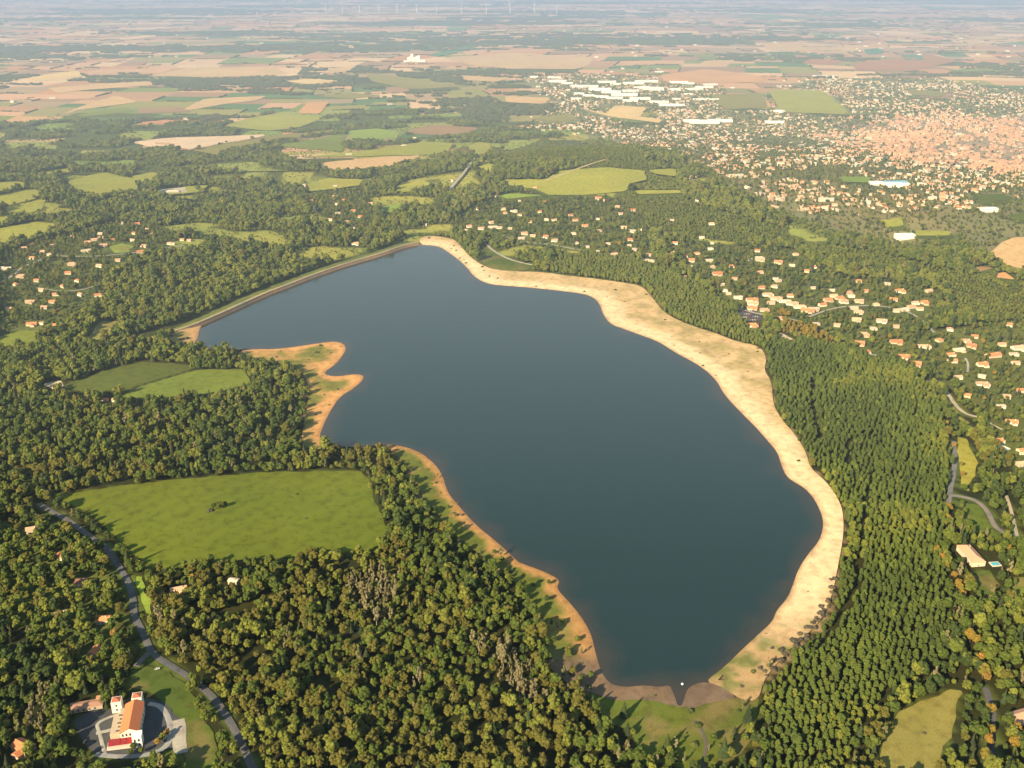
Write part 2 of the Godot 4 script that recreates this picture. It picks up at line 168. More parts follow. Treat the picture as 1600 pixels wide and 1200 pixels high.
var right_houses := [[386,-2215,10,9,0,0],[393,-2185,16,11,0,0],[383,-2139,10,9,0,3],[432,-2183,18,8,0,3],[433,-2085,20,12,5,0],[471,-2134,14,9,5,0],[462,-2048,10,8,0,1],[524,-2188,8,8,0,3],[545,-2187,20,12,0,1],[546,-2202,20,8,0,3],[525,-2090,13,9,0,1],[581,-2166,18,11,-15,0],[604,-2140,12,9,-10,3],[548,-2030,12,9,15,3],[546,-2044,10,9,0,3],[504,-1986,14,9,0,0],[532,-1992,14,9,-30,1],[429,-2014,10,8,20,3],[428,-1977,11,9,0,3],[432,-1957,10,8,0,3],[446,-1932,16,9,5,3],[469,-1913,22,11,3,0],[466,-1891,20,9,3,1],[507,-1941,22,10,-8,1],[517,-1916,22,10,-8,1],[530,-1899,22,10,-8,3],[540,-1883,22,10,-10,1],[550,-1863,24,10,-12,1],[558,-1840,24,11,-12,0],[572,-1850,20,10,0,3],[595,-1872,14,10,15,0],[614,-1902,16,11,15,0],[632,-1926,14,9,0,1],[640,-1913,18,10,20,0],[641,-1890,16,9,15,1],[667,-1944,14,10,20,1],[666,-1924,12,9,0,3],[639,-1962,10,8,0,3],[459,-1865,18,10,0,0],[480,-1851,18,10,-10,1],[501,-1891,14,9,0,1],[440,-1771,20,12,-10,0],[495,-1802,13,10,0,1],[607,-1981,9,8,0,3],[671,-1892,16,10,0,1],[649,-1851,14,11,0,3],[651,-1829,18,10,-15,1],[633,-1785,16,10,-10,1],[677,-1778,18,10,-10,1],[621,-1706,20,11,-8,1],[599,-1662,18,12,-8,0],[649,-1737,11,10,0,3],[769,-1945,18,11,5,0],[739,-1896,15,10,-15,0],[740,-1841,18,10,30,3],[759,-1855,14,10,15,1],[793,-1878,16,12,-20,0],[774,-1875,14,9,0,1],[723,-1834,12,9,0,1],[771,-1844,12,8,0,1],[666,-1669,20,11,0,0],[653,-1598,20,11,-5,0],[662,-1567,18,12,-15,0],[601,-1619,10,9,-10,0],[708,-1650,22,8,-5,1],[795,-1685,16,11,-10,1],[795,-1664,16,11,-15,0],[765,-1642,18,10,15,3],[741,-1616,14,9,10,0],[731,-1586,15,9,5,0],[817,-1626,26,13,20,0],[778,-1580,18,11,10,0],[880,-1670,24,12,15,1],[859,-1639,14,9,0,3],[742,-1491,20,10,-10,1],[695,-1438,10,9,-30,0],[721,-1345,16,9,-10,0],[856,-1680,12,9,0,1],[453,-2277,12,8,0,3],[693,-1748,10,8,0,1],[687,-2179,9,7,0,3],[359,-2068,12,9,0,1],[307,-2187,12,9,0,3],[349,-2227,12,8,0,1],[364,-2247,12,8,0,1],[449,-2373,12,8,0,3],[400,-2523,10,8,0,3],[491,-2478,14,9,0,1],[464,-2325,10,7,0,3]]
var warehouses := [[152,-7426,60,35,0,9],[292,-7361,90,40,5,9],[176,-6455,50,30,0,8],[308,-7106,120,55,-6,10],[363,-6994,80,40,-6,9],[432,-6810,110,60,-8,11],[510,-6809,90,50,-8,10],[632,-7078,120,50,0,10],[680,-6956,70,40,0,8],[552,-6616,140,70,-10,12],[607,-6477,120,60,-8,12],[674,-6359,160,70,-6,11],[800,-6983,130,55,2,10],[898,-7094,150,50,2,10],[886,-6665,130,70,0,12],[825,-6725,90,50,20,10],[733,-6553,100,50,0,9],[1105,-7047,120,40,2,8],[1158,-6982,80,35,0,8],[1025,-6651,60,50,0,10],[1153,-6695,100,40,12,9],[1232,-6797,110,40,12,9],[1297,-6935,90,30,10,8],[1071,-6433,50,30,0,8],[961,-6165,40,30,0,8],[751,-6193,120,45,-4,9],[844,-6041,110,40,-8,8],[893,-5875,140,40,-10,9],[685,-6102,90,40,-4,8],[602,-6206,100,45,-6,9],[531,-6256,80,40,-6,9],[459,-6312,70,35,-8,8],[407,-6409,60,30,-8,8],[963,-5249,150,55,-2,12],[1051,-5289,120,40,0,10],[905,-5283,80,45,0,9],[1068,-2866,55,30,-5,10],[1034,-2899,40,24,-5,9],[1164,-2471,34,22,10,8],[890,-2273,40,24,5,9],[1079,-7808,60,30,5,8],[2161,-7482,90,40,0,9],[2234,-7426,70,40,0,9],[1309,-5219,90,30,-3,9],[1432,-5622,30,60,30,8],[374,-6166,60,26,0,8],[1100,-6149,90,24,-3,7],[1173,-6140,60,22,8,7]]
var turbines := [[-2903,-16958,1],[-2639,-16926,0.85],[-2364,-16887,0.95],[-2074,-16948,0.95],[-1793,-16977,1],[-1484,-16933,1],[-1180,-16995,1],[-790,-16988,1.25],[-398,-16900,1.1],[-30,-16879,1.3],[346,-16801,1.2],[697,-16933,0.9]]
var silo_at := Vector2(-785,-8632)
const VILLA_AT := Vector2(-326.1,-703.4)
const LONG_HOUSE_AT := Vector2(512.8,-985.0)
const POOL_A := Vector2(666.3,-1256.3)
const POOL_B := Vector2(534.1,-970.2)
const HALL_AT := Vector2(1084.1,-2900.5)
const FLOAT_AT := Vector2(158.0,-772.4)
const PARK_AT := Vector2(445.9,-1826.5)
const LAY_BY := Vector2(-330.5,-780.7)
const ANNEX_AT := Vector2(-375.6,-727.6)
var lone_trees := [[-361,-1087,0,0.75],[-356,-1089,0,0.85],[-352,-1092,0,0.8],[-364,-1083,4,1.5],[-349,-1096,0,0.6],[-270,-1134,4,0.9],[-247,-1073,4,0.9],[358,-706,4,0.8],[61,-755,5,1.1],[72,-735,5,1.3],[76,-704,5,1.2],[99,-726,5,1.3],[100,-704,5,1.1],[132,-686,5,1.3],[160,-734,4,1.4],[163,-716,4,1.5],[178,-677,5,1.6],[208,-721,5,1.4],[206,-704,0,1],[208,-692,0,1.1],[97,-680,2,1],[84,-684,0,0.9],[89,-673,2,0.9],[133,-680,0,0.75],[136,-669,0,0.6],[144,-671,2,0.6],[156,-692,4,1.6],[45,-855,2,0.7],[51,-866,0,0.6],[41,-834,0,0.8],[13,-894,4,1.2],[-7,-953,0,0.8],[29,-869,4,1.3],[243,-795,2,0.7],[530,-1089,3,1],[519,-1066,3,0.9],[476,-990,3,1.1],[477,-977,3,1],[477,-963,3,1],[478,-944,3,0.9],[474,-926,3,1],[475,-920,3,0.8],[471,-905,3,0.9],[470,-891,3,1],[459,-860,3,0.7],[449,-832,3,1.3],[452,-827,3,1.2],[446,-802,3,1],[439,-779,3,1.2],[440,-774,3,0.9],[423,-728,3,1.1],[412,-702,3,1],[406,-690,3,1],[394,-668,3,1.3],[434,-701,3,1.1],[426,-686,3,1.1],[554,-998,3,0.9],[559,-995,3,0.9],[568,-984,0,1],[-386,-826,3,1.1],[-386,-801,0,1],[-372,-796,0,1],[-341,-928,3,0.8],[-374,-761,2,0.6],[630,-1364,3,0.7],[622,-1331,3,0.7],[614,-1299,3,0.7],[603,-1259,3,0.7],[590,-1203,3,0.7],[581,-1176,3,0.7],[557,-974,5,1.2],[538,-1021,2,0.8],[548,-1027,2,0.8],[514,-1044,2,1],[522,-1036,2,0.9],[-316,-675,0,0.6],[-308,-671,0,0.6],[-298,-681,3,0.7],[-296,-687,0,0.6],[-294,-693,3,0.6],[-317,-669,0,0.55],[-297,-665,0,0.7],[-282,-763,5,0.6],[-286,-757,4,1.2],[-460,-1011,0,1],[-461,-988,0,1.2],[-451,-952,0,1.1],[-425,-965,5,0.7],[-409,-958,0,0.7],[-400,-949,2,0.8],[-329,-960,0,1.1],[-316,-950,2,0.9],[90,-683,5,0.8],[98,-689,4,0.46],[83,-672,4,0.48],[75,-705,5,0.57],[88,-693,0,0.82],[85,-716,5,0.83],[73,-680,0,0.76],[87,-720,5,0.45],[94,-671,0,0.89],[77,-671,4,0.89],[93,-716,4,0.55],[104,-704,0,0.63],[77,-719,0,0.62],[98,-693,4,0.79],[126,-683,5,0.6],[139,-687,2,0.8],[114,-666,0,0.92],[126,-681,4,0.84],[126,-677,0,0.68],[138,-675,0,0.51],[121,-670,2,0.62],[126,-678,5,0.68],[133,-671,0,0.88],[162,-671,0,0.55],[189,-696,0,0.62],[207,-688,0,0.79],[176,-677,4,0.52],[192,-669,0,0.81],[167,-686,2,0.47],[200,-697,0,0.68],[187,-709,4,0.47],[184,-676,0,0.94],[193,-706,5,0.66],[172,-695,0,0.87],[178,-692,4,0.88],[210,-692,2,0.79],[207,-739,2,0.65],[203,-735,4,0.93],[212,-730,0,0.54],[209,-730,4,0.88],[205,-720,5,0.63],[64,-836,0,0.63],[67,-815,2,0.58],[74,-780,0,0.77],[64,-838,4,0.84],[54,-816,0,0.86],[63,-773,0,0.59],[52,-762,2,0.63],[69,-768,4,0.67],[55,-811,0,0.71],[47,-771,5,0.69],[65,-780,4,0.66],[61,-762,4,0.78],[56,-787,5,0.88],[50,-758,0,0.53],[57,-785,0,0.83],[48,-780,2,0.94],[7,-864,0,0.61],[8,-918,0,0.66],[15,-881,0,0.75],[10,-863,0,0.63],[40,-866,5,0.51],[36,-904,0,0.72],[13,-910,4,0.62],[24,-858,5,0.51],[18,-889,4,0.63],[6,-886,4,0.69],[9,-924,0,0.63],[40,-935,0,0.61],[-11,-979,0,0.76],[-13,-991,2,0.94],[-32,-984,4,0.64],[-9,-953,4,0.75],[-20,-996,0,0.66],[-40,-948,2,0.91],[-52,-1018,4,0.76],[-35,-998,5,0.52],[-96,-1116,4,0.5],[-97,-1181,2,0.51],[-103,-1050,4,0.6],[-67,-1111,0,0.41],[-111,-1144,4,0.65],[-84,-1183,4,0.54],[-78,-1102,0,0.4]]

func ss(a: float, b: float, x: float) -> float:
	var t := clampf((x - a) / (b - a), 0.0, 1.0)
	return t * t * (3.0 - 2.0 * t)

func seg(x: float, z: float, ax: float, az: float, bx: float, bz: float) -> float:
	var vx := bx - ax
	var vz := bz - az
	var t := clampf(((x - ax) * vx + (z - az) * vz) / (vx * vx + vz * vz), 0.0, 1.0)
	return sqrt((x - ax - vx * t) * (x - ax - vx * t) + (z - az - vz * t) * (z - az - vz * t))

func lake_distance(x: float, z: float) -> float:
	return minf(seg(x, z, 150, -830, 200, -1120) - 215.0, minf(seg(x, z, 110, -1250, 20, -1800) - 300.0, seg(x, z, -330, -1850, -190, -2270) - 170.0))

func hh(x: float, z: float) -> float:      # the lie of the land
	var d := -z
	var ld := lake_distance(x, z)
	var hills := 14.0 * sin(x / 310.0 + 1.3) * sin(z / 270.0 + .4) + 7.0 * sin(x / 150.0 + z / 190.0) + 9.0 * sin((x - z) / 520.0)
	var y := 9.0 * ss(0, 300, ld) + hills * ss(120, 700, ld) * (1.0 - .75 * ss(3500, 6000, d)) - 135.0 * ss(2600, 5400, d)
	y += 42.0 * exp(-((x - 950.0) * (x - 950.0) + (z + 2750.0) * (z + 2750.0)) / 300000.0) + 45.0 * exp(-((x - 230.0) * (x - 230.0) + (z + 3450.0) * (z + 3450.0)) / 200000.0)
	return y

func on_land(x: float, z: float, up := 0.0) -> Vector3:
	return Vector3(x, hh(x, z) + up, z)

func poly(a: Array) -> PackedVector2Array:
	var p := PackedVector2Array()
	for i in range(0, a.size(), 2):
		p.append(Vector2(a[i], a[i + 1]))
	return p

func lin(r: float, g: float, b: float) -> Color:
	return Color(r, g, b).linear_to_srgb()

func numbered(called: String) -> String:
	var n: int = names.get(called, 0)
	names[called] = n + 1
	return called if n == 0 else "%s_%03d" % [called, n]

func tag(o: Node, label := "", category := "", group := "", kind := ""):
	if label: o.set_meta("label", label)
	if category: o.set_meta("category", category)
	if group: o.set_meta("group", group)
	if kind: o.set_meta("kind", kind)
	return o

func thing(called: String, label: String, category: String, at: Vector3, turn := 0.0, group := "") -> Node3D:
	var o := Node3D.new()
	o.name = numbered(called)
	o.position = at
	o.rotation.y = turn
	add_child(o)
	return tag(o, label, category, group)

func put(called: String, mesh: Mesh, m: Material, parent: Node = null, at := Vector3.ZERO) -> MeshInstance3D:
	var o := MeshInstance3D.new()
	o.name = numbered(called) if parent == null else called
	o.mesh = mesh
	o.material_override = m
	o.position = at
	(parent if parent else self).add_child(o, true)
	return o

func paint(r: float, g: float, b: float, rough := .85, spec := .3) -> StandardMaterial3D:
	var key := "%.3f %.3f %.3f %.2f" % [r, g, b, rough]
	if not mats.has(key):
		var m := StandardMaterial3D.new()
		m.albedo_color = lin(r, g, b)
		m.roughness = rough
		m.metallic_specular = spec
		m.albedo_texture = grain_b
		m.uv1_triplanar = true
		m.uv1_world_triplanar = true
		m.uv1_scale = Vector3.ONE / 23.0
		mats[key] = m
	return mats[key]

func noise_picture(size: int, seed_: int, freq: float, octaves: int, low: float, high: float) -> Texture2D:
	var n := FastNoiseLite.new()
	n.seed = seed_
	n.noise_type = FastNoiseLite.TYPE_SIMPLEX_SMOOTH
	n.frequency = freq
	n.fractal_octaves = octaves
	var im := n.get_seamless_image(size, size)
	im.convert(Image.FORMAT_RGB8)
	for y in size:
		for x in size:
			var v := low + (high - low) * im.get_pixel(x, y).r
			im.set_pixel(x, y, Color(v, v, v))
	return ImageTexture.create_from_image(im)

# ---------------------------------------------------------------- cover raster
func cover_at(x: float, z: float) -> int:
	var i := int((x - X_MIN) / CELL)
	var j := int((-z - D_MIN) / CELL)
	if i < 0 or j < 0 or i >= NX or j >= ND:
		return 11
	return cover[j * NX + i]

func fill_cover(p: PackedVector2Array, code: int):
	var lo := 1e9
	var hi := -1e9
	for v in p:
		lo = minf(lo, -v.y)
		hi = maxf(hi, -v.y)
	var n := p.size()
	for j in range(maxi(0, int((lo - D_MIN) / CELL)), mini(ND - 1, int((hi - D_MIN) / CELL)) + 1):
		var z := -(D_MIN + (j + .5) * CELL)
		var cuts := PackedFloat32Array()
		for k in n:
			var a := p[k]
			var b := p[(k + 1) % n]
			if (a.y > z) != (b.y > z):
				cuts.append(a.x + (z - a.y) / (b.y - a.y) * (b.x - a.x))
		cuts.sort()
		for k in range(0, cuts.size() - 1, 2):
			var i0 := maxi(0, int(ceil((cuts[k] - X_MIN) / CELL - .5)))
			var i1 := mini(NX - 1, int(floor((cuts[k + 1] - X_MIN) / CELL - .5)))
			for i in range(i0, i1 + 1):
				cover[j * NX + i] = code

# Woods end some way before open ground, on the side towards the valley view: their crowns lean over what lies behind.
func clear_before_openings():
	for i in NX:
		var left := 0
		for j in range(ND - 1, -1, -1):
			var c := cover[j * NX + i]
			if c == 1 or c == 3 or c == 4 or c == 17:
				left = int((D_MIN + j * CELL) * .0150 / CELL)
			elif c == 16:
				left = maxi(left, int((D_MIN + j * CELL) * (.012 if D_MIN + j * CELL < 1300.0 else .006) / CELL))
			elif left > 0 and c != 13:
				left -= 1
				cover[j * NX + i] = 15

func fill_disc(x: float, z: float, r: float, code: int):
	var p := PackedVector2Array()
	for k in 10:
		p.append(Vector2(x + r * cos(k * TAU / 10), z + r * sin(k * TAU / 10)))
	fill_cover(p, code)

# ---------------------------------------------------------------- sheets that lie on the land
func resampled(p: PackedVector2Array, step: float, closed := true) -> PackedVector2Array:
	var q := PackedVector2Array()
	var n := p.size()
	for k in (n if closed else n - 1):
		var a := p[k]
		var b := p[(k + 1) % n]
		var m := maxi(1, int(round(a.distance_to(b) / step)))
		for i in m:
			q.append(a.lerp(b, float(i) / m))
	if not closed:
		q.append(p[n - 1])
	return q

func rounded(p: PackedVector2Array, closed := true, times := 2, cut := .25) -> PackedVector2Array:   # corner cutting
	for t in times:
		var q := PackedVector2Array()
		var n := p.size()
		if not closed: q.append(p[0])
		for k in (n if closed else n - 1):
			var a := p[k]
			var b := p[(k + 1) % n]
			q.append(a.lerp(b, cut))
			q.append(a.lerp(b, 1.0 - cut))
		if not closed: q.append(p[n - 1])
		p = q
	return p

func wobble(p: PackedVector2Array, size: float) -> PackedVector2Array:
	var q := PackedVector2Array()
	for v in p:
		q.append(v + Vector2(mottle.get_noise_2d(v.x * 6.0, v.y * 6.0), mottle.get_noise_2d(v.y * 6.0 + 900.0, v.x * 6.0)) * size)
	return q

func triangles_of(p: PackedVector2Array, step: float) -> Array:      # [points, indices] of a polygon filled with an even net of points
	var pts := p.duplicate()
	var box := Rect2(p[0], Vector2.ZERO)
	for v in p:
		box = box.expand(v)
	var rng := RandomNumberGenerator.new()
	rng.seed = 7
	var y := box.position.y + step * .5
	while y < box.end.y:
		var x := box.position.x + step * .5
		while x < box.end.x:
			var v := Vector2(x + rng.randf_range(-.25, .25) * step, y + rng.randf_range(-.25, .25) * step)
			if Geometry2D.is_point_in_polygon(v, p):
				pts.append(v)
			x += step
		y += step
	var local := PackedVector2Array()      # small numbers, no four points on one circle
	var mid := box.get_center()
	for v in pts:
		local.append((v - mid) / step + Vector2(rng.randf_range(-.012, .012), rng.randf_range(-.012, .012)))
	var t := Geometry2D.triangulate_delaunay(local)
	var keep := PackedInt32Array()
	for k in range(0, t.size(), 3):
		var a := pts[t[k]]
		var b := pts[t[k + 1]]
		var c := pts[t[k + 2]]
		if Geometry2D.is_point_in_polygon((a + b + c) / 3.0, p):
			if (b - a).cross(c - a) > 0.0:
				keep.append_array([t[k], t[k + 1], t[k + 2]])
			else:
				keep.append_array([t[k], t[k + 2], t[k + 1]])
	return [pts, keep]

func net(verts: PackedVector3Array, colors: PackedColorArray, index: PackedInt32Array) -> ArrayMesh:
	var nrm := PackedVector3Array()
	nrm.resize(verts.size())
	for k in range(0, index.size(), 3):
		var n := (verts[index[k + 2]] - verts[index[k]]).cross(verts[index[k + 1]] - verts[index[k]])
		if n.y < 0.0:
			n = -n
			var swap := index[k + 1]
			index[k + 1] = index[k + 2]
			index[k + 2] = swap
		for i in 3:
			nrm[index[k + i]] += n
	for i in nrm.size():
		nrm[i] = nrm[i].normalized() if nrm[i].length_squared() > 0.0 else Vector3.UP
	var a := []
	a.resize(Mesh.ARRAY_MAX)
	a[Mesh.ARRAY_VERTEX] = verts
	a[Mesh.ARRAY_NORMAL] = nrm
	if colors.size(): a[Mesh.ARRAY_COLOR] = colors
	a[Mesh.ARRAY_INDEX] = index
	var m := ArrayMesh.new()
	m.add_surface_from_arrays(Mesh.PRIMITIVE_TRIANGLES, a)
	return m

func varied(c: Color, x: float, z: float, much := 1.0) -> Color:
	var a := mottle.get_noise_2d(x, z) * .30 * much
	var b := broad.get_noise_2d(x, z) * .35 * much
	return Color(c.r * (1.0 + a + b * .9), c.g * (1.0 + a + b * .3), c.b * (1.0 + a * .6))

func ground_patch(called: String, label: String, c: Color, a: Array):
	var p := wobble(resampled(rounded(poly(a), true, 1, .10), 12.0 if -a[1] < 2000 else 40.0), 5.0 if -a[1] < 3000 else 12.0)
	fill_cover(p, 1)
	var far: bool = -a[1] > 2800
	var step := 6.0 if -a[1] < 1400 else 18.0 if -a[1] < 2800 else 50.0 if -a[1] < 7000 else 120.0
	var t := triangles_of(p, step)
	var v := PackedVector3Array()
	var col := PackedColorArray()
	for q in t[0]:
		v.append(on_land(q.x, q.y, 2.0 if far else .5))
		if called == "lawn":      # worn, drier patches
			var worn := varied(c, q.x, q.y).lerp(Color(.21, .155, .07), ss(.0, .32, mottle.get_noise_2d(q.x * 3.0 + 70.0, q.y * 3.0)) * .65)
			col.append(worn)
			continue
		if called == "meadow" or called == "field":
			var mown := 1.0 + .05 * sin((q.x * .82 + q.y * .57) / (4.2 if not far else 11.0) + 2.0 * mottle.get_noise_2d(q.x, q.y))
			var tone := varied(c, q.x, q.y, .35)
			col.append(Color(tone.r * mown, tone.g * mown, tone.b * mown))
			continue
		col.append(varied(c, q.x, q.y, .55 if called in ["meadow", "field"] else 1.0))
	var lift_of := {"field": 0.0, "meadow": 0.0, "yard": .12, "lawn": .06, "parking_lot": .05, "sports_field": .05}
	var o := put(called, net(v, col, t[1]), sheet, null, Vector3(0, lift_of.get(called, .03), 0))
	tag(o, label, called.replace("_", " "), "", "structure")

func ribbon(called: String, label: String, width: float, c: Color, a: Array):
	var line := resampled(rounded(poly(a), false, 3), 8.0, false)
	var v := PackedVector3Array()
	var col := PackedColorArray()
	var idx := PackedInt32Array()
	for i in line.size():
		var dir := (line[mini(i + 1, line.size() - 1)] - line[maxi(i - 1, 0)]).normalized()
		var side := Vector2(-dir.y, dir.x)
		fill_disc(line[i].x, line[i].y, width * .5 + 3.0, 16)
		for k in 5:
			var q := line[i] + side * width * (k / 4.0 - .5) * (1.0 + .08 * mottle.get_noise_2d(line[i].x * 9.0, line[i].y * 9.0))
			v.append(on_land(q.x, q.y, (2.3 if -line[i].y > 2900 else .85) + (0.0 if k % 4 else -.12)))
			col.append(varied(c, q.x * 3.0, q.y * 3.0, .6))
	for i in line.size() - 1:
		for k in 4:
			var n := i * 5 + k
			idx.append_array([n, n + 1, n + 5, n + 1, n + 6, n + 5])
	tag(put(called, net(v, col, idx), sheet, null, Vector3(0, .004 * names.get(called, 0), 0)), label, called, "", "structure")

func shore_distance(q: Vector2, shore: PackedVector2Array) -> float:
	var best := 1e12
	for k in shore.size():
		var a := shore[k]
		var b := shore[(k + 1) % shore.size()]
		var c := Geometry2D.get_closest_point_to_segment(q, a, b)
		best = minf(best, c.distance_squared_to(q))
	return sqrt(best)

func beach(called: String, label: String, a: Array, shore: PackedVector2Array, wet: Color, dry: Color, upper: Color, grass: Color, reach: float, green: float):
	var p := resampled(rounded(poly(a), true, 2), 7.0)
	fill_cover(p, 4)
	var t := triangles_of(p, 6.5)
	var v := PackedVector3Array()
	var col := PackedColorArray()
	for q in t[0]:
		var dl := shore_distance(q, shore)
		var rough := mottle.get_noise_2d(q.x * 5.0, q.y * 5.0)
		var bands := sin(dl * .75 + rough * 4.0) * .05 + sin(dl * 1.9 + rough * 7.0) * .04            # the marks that the falling water left
		v.append(Vector3(q.x, lerpf(.04, hh(q.x, q.y) + .7, ss(0, 26, dl)) + rough * .5 * ss(2, 12, dl) + ss(0, 6, dl) * .35, q.y))
		var c := wet.lerp(dry, ss(.5, 5, dl)).lerp(upper, ss(reach * .45, reach, dl + rough * 14.0))
		var wild := green if called != "sand_shore" else green + .3 * ss(1300, 1450, -q.y) * ss(2000, 1850, -q.y)
		c = c.lerp(grass, clampf(wild * ss(4 if called != "sand_shore" else 22, reach * .7 if called != "sand_shore" else 44.0, dl) * ss(-.12, .28, mottle.get_noise_2d(q.x * 2.2 + 300.0, q.y * 2.2) + .25 * (ss(0, reach, dl) - .4) + .12 * (green - .8)), 0, 1))
		if called == "mud_bank" or (called == "bank" and q.x > 60.0 and -q.y < 850.0):
			rough *= 1.9
		if called == "sand_shore": c = c.lerp(Color(.40, .26, .13).lerp(Color(.12, .14, .035), ss(0, .3, rough + ss(835, 800, -q.y) * .15)), ss(920, 810, -q.y) * .9)
		if called != "sand_shore": c = c.lerp(Color(.17, .12, .088), ss(835, 795, -q.y) * .92)
		var k := 1.0 + bands * .7 + rough * .16
		col.append(Color(c.r * k, c.g * k, c.b * k))
	tag(put(called, net(v, col, t[1]), sheet), label, "beach", "", "structure")

# ---------------------------------------------------------------- shapes
func quad(st: SurfaceTool, a: Vector3, b: Vector3, c: Vector3, d: Vector3):      # seen from the front a b c d run clockwise
	for p in [a, b, c, a, c, d]:
		st.add_vertex(p)

func begin() -> SurfaceTool:
	var st := SurfaceTool.new()
	st.begin(Mesh.PRIMITIVE_TRIANGLES)
	st.set_smooth_group(-1)
	return st

func done(st: SurfaceTool) -> ArrayMesh:
	st.generate_normals()
	return st.commit()

func box(st: SurfaceTool, lo: Vector3, hi: Vector3, bottom := false):
	var a := lo
	var b := hi
	quad(st, Vector3(a.x, b.y, a.z), Vector3(b.x, b.y, a.z), Vector3(b.x, b.y, b.z), Vector3(a.x, b.y, b.z))
	quad(st, Vector3(a.x, b.y, b.z), Vector3(b.x, b.y, b.z), Vector3(b.x, a.y, b.z), Vector3(a.x, a.y, b.z))
	quad(st, Vector3(b.x, b.y, a.z), Vector3(a.x, b.y, a.z), Vector3(a.x, a.y, a.z), Vector3(b.x, a.y, a.z))
	quad(st, Vector3(b.x, b.y, b.z), Vector3(b.x, b.y, a.z), Vector3(b.x, a.y, a.z), Vector3(b.x, a.y, b.z))
	quad(st, Vector3(a.x, b.y, a.z), Vector3(a.x, b.y, b.z), Vector3(a.x, a.y, b.z), Vector3(a.x, a.y, a.z))
	if bottom:
		quad(st, Vector3(a.x, a.y, b.z), Vector3(b.x, a.y, b.z), Vector3(b.x, a.y, a.z), Vector3(a.x, a.y, a.z))

func tube(st: SurfaceTool, a: Vector3, b: Vector3, ra: float, rb: float, sides := 6, cap := false):
	var up := (b - a).normalized()
	var s := up.cross(Vector3.RIGHT if absf(up.x) < .8 else Vector3.FORWARD).normalized()
	var t := up.cross(s)
	for k in sides:
		var u := s * cos(k * TAU / sides) + t * sin(k * TAU / sides)
		var w := s * cos((k + 1) * TAU / sides) + t * sin((k + 1) * TAU / sides)
		quad(st, b + u * rb, b + w * rb, a + w * ra, a + u * ra)
		if cap:
			for p in [b, b + w * rb, b + u * rb]: st.add_vertex(p)

# walls of a house with gables when the roof is pitched along x
func wall_mesh(l: float, w: float, eave: float, rise: float, hip: bool) -> ArrayMesh:
	var st := begin()
	box(st, Vector3(-l / 2, -2.5, -w / 2), Vector3(l / 2, eave, w / 2))
	if not hip and rise > 0.0:
		for s in [-1.0, 1.0]:
			var x: float = s * l / 2
			var tri := [Vector3(x, eave, -w / 2 * s), Vector3(x, eave + rise, 0), Vector3(x, eave, w / 2 * s)]
			if s > 0: tri = [tri[2], tri[1], tri[0]]
			for p in tri: st.add_vertex(p)
	return done(st)

func roof_mesh(l: float, w: float, eave: float, rise: float, hip: bool) -> ArrayMesh:
	var st := begin()
	var o := .55
	var drop := rise * o / (w / 2)
	var y := eave - drop + .12
	var a := Vector3(-l / 2 - o, y, w / 2 + o)
	var b := Vector3(l / 2 + o, y, w / 2 + o)
	var c := Vector3(l / 2 + o, y, -w / 2 - o)
	var d := Vector3(-l / 2 - o, y, -w / 2 - o)
	var cut := w / 2 if hip else 0.0
	var e := Vector3(-l / 2 - o + cut, eave + rise + .15, 0)
	var f := Vector3(l / 2 + o - cut, eave + rise + .15, 0)
	var t := Vector3(0, -.28, 0)
	quad(st, e, f, b, a)
	quad(st, f, e, d, c)
	if hip:
		for p in [f, c, b, e, a, d]: st.add_vertex(p)
	else:
		quad(st, f, c, c + t, f + t)
		quad(st, b, f, f + t, b + t)
		quad(st, e, a, a + t, e + t)
		quad(st, d, e, e + t, d + t)
	quad(st, a, b, b + t, a + t)
	quad(st, c, d, d + t, c + t)
	quad(st, b, c, c + t, b + t)
	quad(st, d, a, a + t, d + t)
	return done(st)

func roof_color(style: int, rng: RandomNumberGenerator) -> StandardMaterial3D:
	var k: float = [.86, .95, 1.05, 1.14][rng.randi() % 4]
	match style:
		0: return paint(.52 * k, .20 * k, .095 * k)
		1: return paint(.56 * k, .32 * k, .21 * k)
		2: return paint(.20 * k, .09 * k, .07 * k)
	return paint(.56 * k, .45 * k, .35 * k)

